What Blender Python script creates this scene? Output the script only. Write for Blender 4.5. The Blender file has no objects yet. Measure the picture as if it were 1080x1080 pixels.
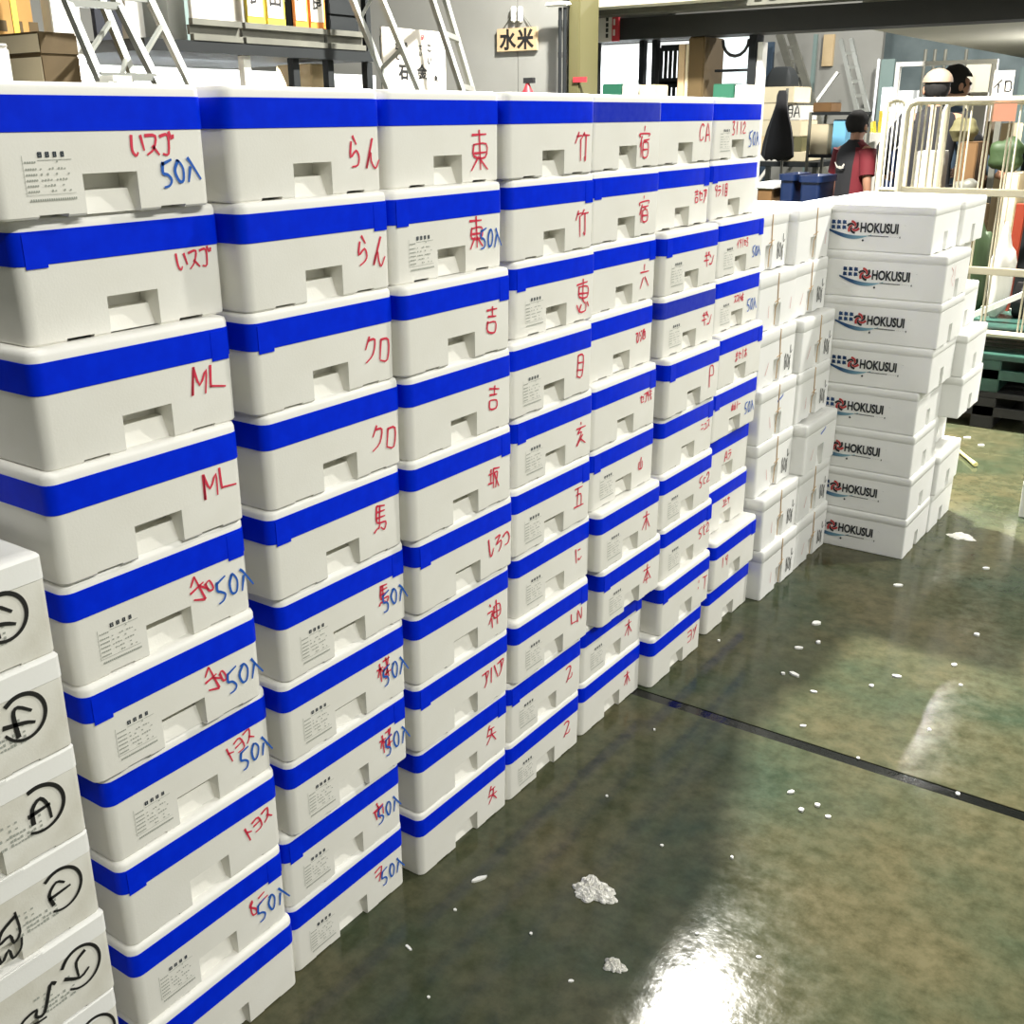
import bpy, bmesh, math, random
from mathutils import Vector, Matrix
random.seed(7)
R = random.Random(11)
scn = bpy.context.scene
COL = scn.collection

# ------------------------------------------------------------------ camera
F, PITCH, YAW, ROLL = 1124.04, 0.35442, 0.61297, -0.00856
CAM = Vector((1.336, 0.0, 1.651))
FW = Vector((-math.sin(YAW)*math.cos(PITCH), math.cos(YAW)*math.cos(PITCH), -math.sin(PITCH)))
_r = Vector((math.cos(YAW), math.sin(YAW), 0)); _u = _r.cross(FW)
RT = _r*math.cos(ROLL) + _u*math.sin(ROLL)
UP = -_r*math.sin(ROLL) + _u*math.cos(ROLL)
cd = bpy.data.cameras.new('camera'); cam = bpy.data.objects.new('camera', cd); COL.objects.link(cam)
cd.sensor_width = 36.0; cd.lens = F/1080*36.0; cd.clip_start = 0.05; cd.clip_end = 200
cam.matrix_world = Matrix(((RT.x, UP.x, -FW.x, CAM.x), (RT.y, UP.y, -FW.y, CAM.y), (RT.z, UP.z, -FW.z, CAM.z), (0, 0, 0, 1)))
scn.camera = cam

def at(u, v, x=None, y=None, z=None):
    d = FW + RT*((u-540)/F) + UP*((540-v)/F)
    if x is not None: t = (x-CAM.x)/d.x
    elif y is not None: t = (y-CAM.y)/d.y
    else: t = (z-CAM.z)/d.z
    return CAM + d*t

# ------------------------------------------------------------------ world, lamps, exposure
wd = bpy.data.worlds.new('hall_air'); scn.world = wd; wd.use_nodes = True
wd.node_tree.nodes['Background'].inputs[0].default_value = (0.80, 0.86, 0.80, 1)
wd.node_tree.nodes['Background'].inputs[1].default_value = 0.07

def lamp(x, y, z, e, size=0.45, col=(1.0, 0.97, 0.90), spread=None):
    l = bpy.data.lights.new('bay_lamp', 'AREA'); l.shape = 'DISK'; l.size = size; l.energy = e; l.color = col
    if spread: l.spread = spread
    o = bpy.data.objects.new('bay_lamp', l); COL.objects.link(o); o.location = (x, y, z)
    return o
# two rows of high-bay lamps over the hall
for (x, y, e) in ((-1.35, 6.1, 1150), (-1.35, 12.1, 420), (-1.35, 0.1, 45),
                  (2.5, 6.2, 260), (2.5, 12.2, 120)):
    lamp(x, y, 5.0, e, 0.30)
# added unseen fill from the right: one wide low area of soft light
l = bpy.data.lights.new('right_fill', 'AREA'); l.shape = 'RECTANGLE'; l.size = 8; l.size_y = 2.2; l.energy = 60; l.color = (1.0, 0.99, 0.92)
o = bpy.data.objects.new('right_fill', l); COL.objects.link(o); o.location = (8.5, 5.0, 1.7); o.rotation_euler = (math.radians(90), 0, math.radians(90))

# unseen strip light added at upper right to shade the hand notches
l = bpy.data.lights.new('unseen_strip', 'AREA'); l.shape = 'RECTANGLE'; l.size = 5; l.size_y = 0.4; l.energy = 330; l.color = (1.0, 0.99, 0.92)
o = bpy.data.objects.new('unseen_strip', l); COL.objects.link(o); o.location = (6.0, 1.1, 5.8); o.rotation_euler = (math.radians(50), 0, math.radians(90))
scn.view_settings.view_transform = 'Standard'
scn.view_settings.look = 'None'
scn.view_settings.gamma = 1
scn.view_settings.use_curve_mapping = False
scn.view_settings.exposure = 0.34

# ------------------------------------------------------------------ materials
def mat(name, col, rough=0.6, metal=0.0, noise=None, nscale=8.0, bump=0.0, bscale=200.0, spec=None, coat=0.0, stain=None):
    m = bpy.data.materials.new(name); m.use_nodes = True
    nt = m.node_tree; b = nt.nodes['Principled BSDF']
    b.inputs['Base Color'].default_value = (*col, 1); b.inputs['Roughness'].default_value = rough
    b.inputs['Metallic'].default_value = metal
    if spec is not None: b.inputs['Specular IOR Level'].default_value = spec
    if coat: b.inputs['Coat Weight'].default_value = coat
    tc = nt.nodes.new('ShaderNodeTexCoord')
    if noise:
        n = nt.nodes.new('ShaderNodeTexNoise'); n.inputs['Scale'].default_value = nscale; n.inputs['Detail'].default_value = 6
        nt.links.new(tc.outputs['Object'], n.inputs['Vector'])
        r = nt.nodes.new('ShaderNodeValToRGB'); r.color_ramp.elements[0].position = 0.32; r.color_ramp.elements[1].position = 0.68
        r.color_ramp.elements[0].color = (*noise, 1); r.color_ramp.elements[1].color = (*col, 1)
        nt.links.new(n.outputs['Fac'], r.inputs['Fac']); nt.links.new(r.outputs['Color'], b.inputs['Base Color'])
    if bump:
        n2 = nt.nodes.new('ShaderNodeTexNoise'); n2.inputs['Scale'].default_value = bscale; n2.inputs['Detail'].default_value = 3
        nt.links.new(tc.outputs['Object'], n2.inputs['Vector'])
        bp = nt.nodes.new('ShaderNodeBump'); bp.inputs['Strength'].default_value = bump; bp.inputs['Distance'].default_value = 0.002
        nt.links.new(n2.outputs['Fac'], bp.inputs['Height']); nt.links.new(bp.outputs['Normal'], b.inputs['Normal'])
    return m

def emit(name, col, st):
    m = bpy.data.materials.new(name); m.use_nodes = True; b = m.node_tree.nodes['Principled BSDF']
    b.inputs['Base Color'].default_value = (*col, 1); b.inputs['Emission Color'].default_value = (*col, 1)
    b.inputs['Emission Strength'].default_value = st
    return m

M = {}
M['foam'] = mat('expanded_foam', (0.83, 0.82, 0.765), 0.55, noise=(0.79, 0.775, 0.71), nscale=9, bump=0.12, bscale=260, spec=0.3)
M['foam_lid'] = mat('foam_lid', (0.92, 0.91, 0.87), 0.5, noise=(0.89, 0.88, 0.83), nscale=12, bump=0.12, bscale=260, spec=0.3)  # lid foam coloured lighter to imitate overhead light on the lids
M['foam_white'] = mat('bright_foam', (0.88, 0.88, 0.86), 0.55, noise=(0.85, 0.85, 0.82), nscale=7, bump=0.12, bscale=260, spec=0.3)
M['foam_old'] = mat('used_foam', (0.80, 0.79, 0.73), 0.6, noise=(0.66, 0.64, 0.56), nscale=14, bump=0.15, bscale=260, spec=0.3)
M['tape'] = mat('blue_tape', (0.0, 0.026, 0.75), 0.4, noise=(0.0, 0.020, 0.66), nscale=30, spec=0.08)
M['tape_worn'] = mat('worn_blue_tape', (0.0, 0.018, 0.47), 0.4, noise=(0.02, 0.04, 0.50), nscale=45, spec=0.35)
M['red_ink'] = mat('red_marker', (0.68, 0.035, 0.08), 0.5)
M['blue_ink'] = mat('blue_marker', (0.01, 0.11, 0.50), 0.5)
M['cyan_ink'] = mat('faded_blue_marker', (0.18, 0.45, 0.62), 0.5)
M['black_ink'] = mat('black_marker', (0.012, 0.012, 0.012), 0.5)
M['print_ink'] = mat('grey_print', (0.36, 0.38, 0.34), 0.7)
M['print_dark'] = mat('navy_print', (0.02, 0.035, 0.055), 0.6)
M['sticker'] = mat('pale_print_panel', (0.74, 0.74, 0.70), 0.6)
M['logo_black'] = mat('logo_black', (0.015, 0.018, 0.024), 0.6)
M['logo_red'] = mat('logo_red', (0.50, 0.05, 0.05), 0.6)
M['logo_navy'] = mat('logo_navy', (0.01, 0.05, 0.16), 0.6)
M['strap'] = mat('orange_string', (0.55, 0.36, 0.18), 0.6)
M['pink_ink'] = mat('faded_red_marker', (0.66, 0.25, 0.25), 0.5)
M['steel'] = mat('galvanised_steel', (0.14, 0.14, 0.115), 0.5, 0.2, noise=(0.10, 0.10, 0.085), nscale=6)
M['alu'] = mat('ladder_aluminium', (0.24, 0.25, 0.23), 0.4, 0.3)
M['dark_metal'] = mat('dark_painted_metal', (0.012, 0.014, 0.015), 0.7, spec=0.2)
M['beam'] = mat('dark_beam_paint', (0.016, 0.017, 0.015), 0.6, noise=(0.011, 0.012, 0.011), nscale=2)
M['soffit'] = mat('soffit_paint', (0.52, 0.50, 0.40), 0.8, noise=(0.47, 0.45, 0.36), nscale=1.5)
M['wall_grey'] = mat('grey_panel_wall', (0.27, 0.27, 0.25), 0.6, noise=(0.24, 0.24, 0.22), nscale=2)
M['white_wall'] = mat('white_panel', (0.66, 0.69, 0.71), 0.6)
M['cream'] = mat('cream_paint', (0.58, 0.53, 0.40), 0.45)
M['olive_bag'] = mat('olive_cloth', (0.09, 0.08, 0.03), 0.8)
M['olive'] = mat('olive_column_paint', (0.10, 0.092, 0.038), 0.6)
M['brown'] = mat('brown_carton', (0.13, 0.066, 0.02), 0.8, noise=(0.10, 0.05, 0.014), nscale=5)
M['brown_dark'] = mat('dark_brown_carton', (0.07, 0.045, 0.014), 0.8, noise=(0.08, 0.05, 0.015), nscale=5)
M['carton'] = mat('tan_carton', (0.52, 0.40, 0.24), 0.8, noise=(0.46, 0.35, 0.20), nscale=5)
M['crate'] = mat('orange_brown_crate', (0.40, 0.22, 0.06), 0.8, noise=(0.33, 0.18, 0.045), nscale=4)
M['carton_pale'] = mat('pale_carton', (0.54, 0.47, 0.33), 0.8, noise=(0.48, 0.42, 0.29), nscale=5)
M['carton_white'] = mat('white_carton', (0.60, 0.58, 0.53), 0.7)
M['yellow'] = mat('yellow_strap', (0.75, 0.55, 0.06), 0.5)
M['yellow_board'] = mat('yellow_board', (0.52, 0.40, 0.03), 0.6)
M['orange'] = mat('orange_board', (0.60, 0.19, 0.02), 0.6)
M['paper'] = mat('white_paper', (0.58, 0.54, 0.48), 0.7)
M['paper_tan'] = mat('tan_wood_board', (0.46, 0.34, 0.20), 0.6)
M['paper_orange'] = mat('orange_paper', (0.80, 0.36, 0.24), 0.7)
M['redsign'] = mat('red_sign', (0.45, 0.03, 0.04), 0.5)
M['green'] = mat('green_plastic', (0.02, 0.10, 0.06), 0.4)
M['pallet_green'] = mat('green_pallet', (0.025, 0.085, 0.06), 0.45, noise=(0.015, 0.05, 0.04), nscale=10)
M['black'] = mat('black_rubber', (0.012, 0.012, 0.013), 0.6)
M['navy'] = mat('navy_plastic', (0.003, 0.012, 0.05), 0.4)
M['blue_sheet'] = mat('light_blue_sheet', (0.16, 0.42, 0.62), 0.5)
M['teal'] = mat('grey_teal_panel', (0.16, 0.22, 0.21), 0.5)
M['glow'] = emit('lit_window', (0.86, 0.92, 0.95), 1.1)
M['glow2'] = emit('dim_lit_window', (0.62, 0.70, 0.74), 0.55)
M['tube'] = emit('added_tube_glow', (1.0, 0.98, 0.9), 3.0)
M['skin'] = mat('skin', (0.36, 0.19, 0.12), 0.55)
M['shirt_red'] = mat('dark_red_shirt', (0.115, 0.004, 0.010), 0.8)
M['cloth_black'] = mat('black_cloth', (0.010, 0.010, 0.012), 0.85)
M['cloth_navy'] = mat('navy_cloth', (0.012, 0.014, 0.022), 0.85)
M['cloth_blue'] = mat('slate_blue_cloth', (0.045, 0.075, 0.115), 0.8)
M['hair'] = mat('black_hair', (0.008, 0.007, 0.007), 0.9, bump=0.5, bscale=60)
M['cap'] = mat('beige_cap', (0.30, 0.22, 0.16), 0.7)
M['ice'] = mat('crushed_ice', (0.90, 0.89, 0.84), 0.5, noise=(0.72, 0.71, 0.65), nscale=40, bump=0.6, bscale=80)
M['scrap'] = mat('white_foam_scrap', (0.85, 0.85, 0.80), 0.6)
M['hose'] = mat('yellow_plastic', (0.75, 0.68, 0.30), 0.5)
M['leaf'] = mat('leaf_green', (0.022, 0.045, 0.012), 0.6)
M['white_paint'] = mat('white_painted_metal', (0.80, 0.79, 0.74), 0.4)
M['red_steel'] = mat('red_painted_steel', (0.28, 0.035, 0.012), 0.5)

# swoosh with its printed dark-to-light blue ink (a printed pattern of the logo)
def swoosh_mat():
    m = bpy.data.materials.new('logo_swoosh_print'); m.use_nodes = True; nt = m.node_tree; b = nt.nodes['Principled BSDF']
    tc = nt.nodes.new('ShaderNodeTexCoord'); mp = nt.nodes.new('ShaderNodeMapping'); g = nt.nodes.new('ShaderNodeTexGradient')
    r = nt.nodes.new('ShaderNodeValToRGB')
    r.color_ramp.elements[0].position = .3; r.color_ramp.elements[0].color = (0.01, 0.06, 0.17, 1); r.color_ramp.elements[1].color = (0.25, 0.48, 0.55, 1)
    nt.links.new(tc.outputs['Generated'], mp.inputs[0]); nt.links.new(mp.outputs[0], g.inputs[0])
    nt.links.new(g.outputs[0], r.inputs[0]); nt.links.new(r.outputs[0], b.inputs['Base Color']); b.inputs['Roughness'].default_value = 0.6
    return m
M['swoosh'] = swoosh_mat()

# wet concrete: olive-brown patches mottled into dark green-grey, slick film of water
def floor_mat():
    m = bpy.data.materials.new('wet_concrete'); m.use_nodes = True; nt = m.node_tree; b = nt.nodes['Principled BSDF']
    N = nt.nodes.new; L = nt.links.new
    tc = N('ShaderNodeTexCoord')
    n1 = N('ShaderNodeTexNoise'); n1.inputs['Scale'].default_value = 1.6; n1.inputs['Detail'].default_value = 8; n1.inputs['Roughness'].default_value = 0.6
    n2 = N('ShaderNodeTexNoise'); n2.inputs['Scale'].default_value = 20; n2.inputs['Detail'].default_value = 10; n2.inputs['Roughness'].default_value = 0.7
    n3 = N('ShaderNodeTexNoise'); n3.inputs['Scale'].default_value = 60; n3.inputs['Detail'].default_value = 4
    for n in (n1, n2, n3): L(tc.outputs['Object'], n.inputs['Vector'])
    r1 = N('ShaderNodeValToRGB'); e = r1.color_ramp.elements
    e[0].position = 0.36; e[0].color = (0.047, 0.068, 0.040, 1); e[1].position = 0.62; e[1].color = (0.108, 0.097, 0.052, 1)
    L(n1.outputs['Fac'], r1.inputs['Fac'])
    r2 = N('ShaderNodeValToRGB'); e = r2.color_ramp.elements
    e[0].position = 0.3; e[0].color = (0.45, 0.50, 0.45, 1); e[1].position = 0.62; e[1].color = (1.05, 1.05, 1.05, 1)
    L(n2.outputs['Fac'], r2.inputs['Fac'])
    mx = N('ShaderNodeMix'); mx.data_type = 'RGBA'; mx.blend_type = 'MULTIPLY'; mx.inputs[0].default_value = 0.9
    L(r1.outputs['Color'], mx.inputs[6]); L(r2.outputs['Color'], mx.inputs[7]); L(mx.outputs[2], b.inputs['Base Color'])
    rr = N('ShaderNodeMapRange'); rr.inputs[1].default_value = 0.35; rr.inputs[2].default_value = 0.7; rr.inputs[3].default_value = 0.07; rr.inputs[4].default_value = 0.16
    L(n2.outputs['Fac'], rr.inputs[0]); L(rr.outputs[0], b.inputs['Roughness'])
    bp = N('ShaderNodeBump'); bp.inputs['Strength'].default_value = 0.10; bp.inputs['Distance'].default_value = 0.003
    L(n3.outputs['Fac'], bp.inputs['Height']); L(bp.outputs['Normal'], b.inputs['Normal'])
    b.inputs['Specular IOR Level'].default_value = 0.22
    return m
M['floor'] = floor_mat()

# ------------------------------------------------------------------ mesh helpers
def link(name, me, m=None, parent=None):
    o = bpy.data.objects.new(name, me); COL.objects.link(o)
    if m is not None and len(me.materials) == 0: me.materials.append(m)
    if parent is not None: o.parent = parent
    return o

def bm_mesh(bm, name, smooth=False, ang=40):
    me = bpy.data.meshes.new(name); bmesh.ops.recalc_face_normals(bm, faces=bm.faces[:]); bm.to_mesh(me); bm.free()
    if smooth:
        me.shade_smooth(); me.set_sharp_from_angle(angle=math.radians(ang))
    return me

def add_box(bm, lo, hi, bevel=0.0, seg=2):
    lo = Vector(lo); hi = Vector(hi); c = (lo+hi)/2; s = hi-lo
    g = bmesh.ops.create_cube(bm, size=1.0, matrix=Matrix.Translation(c) @ Matrix.Diagonal((abs(s.x), abs(s.y), abs(s.z), 1)))
    if bevel > 0:
        es = {e for v in g['verts'] for e in v.link_edges}
        bmesh.ops.bevel(bm, geom=list(es), offset=bevel, segments=seg, affect='EDGES')

def add_bar(bm, p, q, w, h=None, up=Vector((0, 0, 1))):
    p = Vector(p); q = Vector(q); h = h or w; d = q-p; L = d.length; d.normalize()
    if abs(d.dot(up)) > 0.98: up = Vector((0, 1, 0))
    s = d.cross(up).normalized(); t = s.cross(d)
    mtx = Matrix(((s.x, d.x, t.x, 0), (s.y, d.y, t.y, 0), (s.z, d.z, t.z, 0), (0, 0, 0, 1)))
    bmesh.ops.create_cube(bm, size=1.0, matrix=Matrix.Translation((p+q)/2) @ mtx @ Matrix.Diagonal((w, L, h, 1)))

def add_tube(bm, pts, r, n=8, cap=True):
    pts = [Vector(p) for p in pts]; rings = []
    prev = None
    for i, p in enumerate(pts):
        d = (pts[min(i+1, len(pts)-1)] - pts[max(i-1, 0)]).normalized()
        ref = prev if prev is not None else (Vector((0, 0, 1)) if abs(d.z) < 0.9 else Vector((1, 0, 0)))
        a = d.cross(ref)
        if a.length < 1e-4: a = d.cross(Vector((0, 1, 0)))
        a.normalize(); b = a.cross(d); prev = b
        rad = r[i] if isinstance(r, (list, tuple)) else r
        rings.append([bm.verts.new(p + (a*math.cos(2*math.pi*k/n) + b*math.sin(2*math.pi*k/n))*rad) for k in range(n)])
    for i in range(len(rings)-1):
        for k in range(n):
            bm.faces.new((rings[i][k], rings[i][(k+1) % n], rings[i+1][(k+1) % n], rings[i+1][k]))
    if cap:
        bm.faces.new(rings[0][::-1]); bm.faces.new(rings[-1])

def rr_outline(x0, x1, y0, y1, r, n=5):
    out = []
    for cx, cy, a0 in ((x1-r, y1-r, 0), (x0+r, y1-r, 90), (x0+r, y0+r, 180), (x1-r, y0+r, 270)):
        for k in range(n+1):
            a = math.radians(a0 + 90*k/n); out.append((cx+r*math.cos(a), cy+r*math.sin(a)))
    return out

def add_loft(bm, x0, x1, y0, y1, r, prof, n=5, closed=True):
    """prof: (z, inset) rings of a rounded rectangle"""
    rings = []
    for z, i in prof:
        rings.append([bm.verts.new((x, y, z)) for x, y in rr_outline(x0+i, x1-i, y0+i, y1-i, max(r-i, 0.001), n)])
    m = len(rings[0])
    for a, b in zip(rings, rings[1:]):
        for k in range(m): bm.faces.new((a[k], a[(k+1) % m], b[(k+1) % m], b[k]))
    if closed:
        bm.faces.new(rings[0][::-1]); bm.faces.new(rings[-1])
    return rings

def add_prism(bm, poly, axis, a, b):
    """extrude a 2-D polygon: axis 'y' -> poly in (x,z); 'x' -> (y,z); 'z' -> (x,y)"""
    def P(p, t): return {'y': (p[0], t, p[1]), 'x': (t, p[0], p[1]), 'z': (p[0], p[1], t)}[axis]
    A = [bm.verts.new(P(p, a)) for p in poly]; B = [bm.verts.new(P(p, b)) for p in poly]
    n = len(poly)
    for k in range(n): bm.faces.new((A[k], A[(k+1) % n], B[(k+1) % n], B[k]))
    bm.faces.new(A[::-1]); bm.faces.new(B)

def boolean_cut(me, cutters):
    o = bpy.data.objects.new('tmp', me); COL.objects.link(o); tmp = [o]
    for c in cutters:
        k = bpy.data.objects.new('tmpc', c); COL.objects.link(k); tmp.append(k)
        md = o.modifiers.new('b', 'BOOLEAN'); md.operation = 'DIFFERENCE'; md.object = k; md.solver = 'EXACT'
    dg = bpy.context.evaluated_depsgraph_get(); dg.update()
    out = bpy.data.meshes.new_from_object(o.evaluated_get(dg))
    for t in tmp: bpy.data.objects.remove(t)
    return out

def tag(o, label, cat, group=None, kind=None):
    o['label'] = label; o['category'] = cat
    if group: o['group'] = group
    if kind: o['kind'] = kind
    return o

def thing(name, label, cat, loc=(0, 0, 0), rz=0.0, group=None):
    o = bpy.data.objects.new(name, None); COL.objects.link(o); o.location = loc; o.rotation_euler = (0, 0, rz)
    o.empty_display_size = 0.05
    return tag(o, label, cat, group)

def part(name, bm, m, parent, smooth=False, kind=None, label=None):
    o = link(name, bm_mesh(bm, name, smooth), m, parent)
    if kind: o['kind'] = kind
    if label: o['label'] = label
    return o

def solo(name, bm, m, label, cat, group=None, smooth=False, kind=None):
    o = link(name, bm_mesh(bm, name, smooth), m); return tag(o, label, cat, group, kind)

def struct(name, bm, m, smooth=False):
    o = link(name, bm_mesh(bm, name, smooth), m); o['kind'] = 'structure'; return o

def bx(name, lo, hi, m, parent, bevel=0.0, label=None):
    bm = bmesh.new(); add_box(bm, lo, hi, bevel); return part(name, bm, m, parent, label=label)

# ------------------------------------------------------------------ handwriting: every glyph a few pen strokes on a 0-9 grid
G = {
'い': '18 13 31 42|78 83', 'ス': '18 78 53 11|54 81', 'ブ': '18 68 51 21|79 87|98 97', 'ら': '39 57|27 23 55 73 61 30',
'ん': '59 20 45 52 70 93', 'M': '19 00|19 43 88 70|00 18', 'L': '19 12 22 91', '5': '28 15 44 62 40 10|28 89', '0': '48 15 21 51 75 58 38',
'入': '28 46 90|35 00', '和': '49 17|05 65|40 49|40 02|45 72|74 71 91 94 74', 'ト': '39 30|36 74', 'ヨ': '18 78 71 11|15 75',
'8': '69 37 63 50 21 36 68', 'ニ': '27 77|13 83', 'ク': '39 15|38 78 63 20', 'ロ': '28 21|28 78 71 21',
'馬': '29 23 83 70 51|29 79|27 77|25 75|49 43|10 21|31 42', '桂': '06 46|28 20|26 03|26 43|58 98|79 75|55 95|52 92|75 70|50 99',
'市': '59 57|16 96|25 21|25 85 81|57 50', 'フ': '18 78 62 20', 'ヲ': '18 88 30|15 75', '東': '18 88|59 50|26 23 83 86 26|24 84|43 10|53 90',
'吉': '18 88|59 56|26 76|24 21 71 74 24', '坂': '06 36|28 22|02 42|48 40|48 98|56 86 60|56 90', 'し': '39 31 50 83', 'ろ': '28 78 24 75 72 40',
'つ': '16 67 84 61 31', '神': '29 38|16 46 12|33 30|35 53|57 53 93 97 57|55 95|79 70', 'ア': '18 88 64|58 53 20', 'ハ': '38 10|68 90',
'矢': '39 15|27 77|14 94|57 54 10|54 90', '竹': '28 05|17 47|36 30|68 46|57 97|77 70 61', '恵': '18 88|59 53|27 24 84 87 27|25 85|12 20|42 30 70 72|53 62|82 91',
'目': '29 20|29 79 70 20|26 76|23 73', '亥': '59 58|17 97|57 25 65 10|74 20|52 90', '五': '18 88|48 30|25 75 70|00 90', 'に': '28 20|57 87|52 61 92',
'N': '10 28 70 88', '乙': '18 49 77 20 31 81 93', '宿': '59 58|16 17 97 96|36 13|25 20|45 95|65 54|44 40 80 84 44|42 82',
'六': '59 57|16 96|44 10|64 90', 'ひ': '17 47 23 30 62 77 86', '池': '18 27|05 14|00 23|46 96 93|58 51 91 93|78 73', 'セ': '17 86 74|38 32 82',
'代': '29 05|27 20|45 95|69 80 92|88 97', '山': '59 51|26 21 81 86', '木': '17 87|59 50|56 11|56 91', '本': '17 87|59 50|56 11|56 91|32 72',
'C': '78 49 15 21 51 72', 'A': '10 49 80|23 63', 'ギ': '17 77|04 84|39 60|79 87|99 97', 'ン': '17 35|11 51 86', 'P': '20 29 69 75 25',
'ュ': '26 76 71|11 91', 'c': '66 36 22 61', '2': '17 49 76 11 81', '3': '19 69 35 63 50 10', '1': '49 40', '9': '75 36 38 79 75 60', 't': '49 41 70|27 77',
'T': '18 88|58 50', 'ツ': '27 35|57 55|88 20', 'ラ': '28 78|15 85 20', 'l': '59 50', 'イ': '79 14|56 50', '味': '06 02 32 36 06|47 97|44 94|69 60|64 40|64 90',
'ま': '17 77|15 75|49 41 10 22 71', 'ホ': '17 87|59 50|34 11|64 91', 'ぬ': '27 51|59 31 13 48 76 61 92', 'ー': '15 85', 'エ': '28 78|58 51|11 91',
'ピ': '29 21 81|25 75|98 97', 'ヤ': '07 87 65|39 60', 'レ': '19 21 83', ':': '37 38|33 34', 'タ': '39 15|38 78 63 20|35 64', 'メ': '79 10|36 82',
'十': '16 86|59 50',
}

def smooth_pts(p, sub=4):
    if len(p) < 3: return p
    out = []
    for i in range(len(p)-1):
        a = p[max(i-1, 0)]; b = p[i]; c = p[i+1]; d = p[min(i+2, len(p)-1)]
        for k in range(sub):
            t = k/sub; t2 = t*t; t3 = t2*t
            out.append(tuple(0.5*((2*b[j]) + (-a[j]+c[j])*t + (2*a[j]-5*b[j]+4*c[j]-d[j])*t2 + (-a[j]+3*b[j]-3*c[j]+d[j])*t3)*1.0 for j in range(2)))
    out.append(p[-1])
    return out

def add_stroke(bm, pts, w, mapf, taper=True, sub=3):
    # keep corners of kanji fairly crisp: blend straight and smooth
    pts = [p for i, p in enumerate(pts) if i == 0 or (abs(p[0]-pts[i-1][0])+abs(p[1]-pts[i-1][1])) > 1e-6]
    if len(pts) < 2: return
    P = smooth_pts(pts, sub); n = len(P); lr = []
    for i, p in enumerate(P):
        a = P[max(i-1, 0)]; b = P[min(i+1, n-1)]; dx, dy = b[0]-a[0], b[1]-a[1]; l = math.hypot(dx, dy) or 1
        ww = w*0.5*((1.12 - 0.45*i/max(n-1, 1)) if taper else 1.0)
        ext = 0.0
        if i == 0: ext = -w*0.35
        if i == n-1: ext = w*0.3
        x, y = p[0]+dx/l*ext, p[1]+dy/l*ext
        lr.append((bm.verts.new(mapf(x-dy/l*ww, y+dx/l*ww)), bm.verts.new(mapf(x+dy/l*ww, y-dx/l*ww))))
    for (a, b), (c, d) in zip(lr, lr[1:]):
        try: bm.faces.new((a, b, d, c))
        except ValueError: pass

def glyph_strokes(txt, s, t, h, tilt=0.0, ar=0.82, vertical=False, adv=1.0, seed=0):
    rr = random.Random(seed)
    out = []
    n = len(txt); st = []
    for i, ch in enumerate(txt):
        if ch not in G: continue
        ox, oy = (0, -i*1.05) if vertical else (i*adv, 0)
        for sk in G[ch].split('|'):
            pts = []
            for q in sk.split():
                px = (int(q[0])-4.5)/9*ar + ox*ar*1.02; py = (int(q[1])-4.5)/9 + oy
                pts.append((px+rr.uniform(-.03, .03), py+rr.uniform(-.03, .03)))
            st.append(pts)
    cx = 0 if vertical else (n-1)/2*adv*ar*1.02; cy = -(n-1)/2*1.05 if vertical else 0
    c, sn = math.cos(tilt), math.sin(tilt)
    for pts in st:
        out.append([(s+((x-cx)*c-(y-cy)*sn)*h, t+((x-cx)*sn+(y-cy)*c)*h) for x, y in pts])
    return out

def front_map(off=0.0008): return lambda s, t: (off, s, t)       # the +X end face: s along +Y, t up
def side_map(off, y): return lambda s, t: (s, y-off, t)            # a face that looks towards -Y

def writing(name, strokes, w, m, parent, mapf, sub=3, label=None):
    bm = bmesh.new()
    for p in strokes: add_stroke(bm, p, w, mapf, sub=sub)
    o = link(name, bm_mesh(bm, name), m, parent)
    if label: o['label'] = label
    return o

FONTC = {}
def text_mesh(body, size, bold=0.0, name='lettering'):
    k = (body, size, bold)
    if k in FONTC: return FONTC[k]
    c = bpy.data.curves.new('t', 'FONT'); c.body = body; c.size = size; c.align_x = 'CENTER'; c.align_y = 'CENTER'; c.offset = bold
    c.resolution_u = 3
    o = bpy.data.objects.new('t', c); COL.objects.link(o); dg = bpy.context.evaluated_depsgraph_get(); dg.update()
    me = bpy.data.meshes.new_from_object(o.evaluated_get(dg)); me.name = name
    bpy.data.objects.remove(o); FONTC[k] = me
    return me

def text_on(name, body, size, m, parent, origin, right, up, bold=0.0):
    """flat lettering painted on a face"""
    me = text_mesh(body, size, bold).copy(); me.materials.clear(); me.materials.append(m)
    r = Vector(right).normalized(); u = Vector(up).normalized(); n = r.cross(u)
    me.transform(Matrix(((r.x, u.x, n.x, origin[0]), (r.y, u.y, n.y, origin[1]), (r.z, u.z, n.z, origin[2]), (0, 0, 0, 1))))
    return link(name, me, m, parent)

# ------------------------------------------------------------------ structure: floor, walls, ceiling, beam
bm = bmesh.new(); add_box(bm, (-9, -4, -0.2), (9, 2.541, 0)); add_box(bm, (-9, 2.583, -0.2), (9, 20, 0)); add_box(bm, (-9, 2.541, -0.2), (9, 2.583, -0.012))
struct('floor', bm, M['floor'])
bm = bmesh.new(); add_box(bm, (-9, 2.541, -0.0119), (9, 2.583, -0.002)); struct('trim_1', bm, mat('wet_black_joint', (0.006, 0.007, 0.006), 0.10, bump=0.4, bscale=30))
bm = bmesh.new(); add_box(bm, (-9, -4, 6.6), (9, 20, 6.8))
for y in range(-2, 20, 3): add_box(bm, (-9, y-.1, 6.3), (9, y+.1, 6.6))
struct('ceiling', bm, mat('dark_ceiling', (0.10, 0.105, 0.10), 0.8))
bm = bmesh.new(); add_box(bm, (-9, 19.8, 0), (9, 20, 6.6)); struct('wall_back', bm, mat('grey_green_wall', (0.30, 0.32, 0.29), 0.7, noise=(0.25, 0.27, 0.25), nscale=1))
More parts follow.
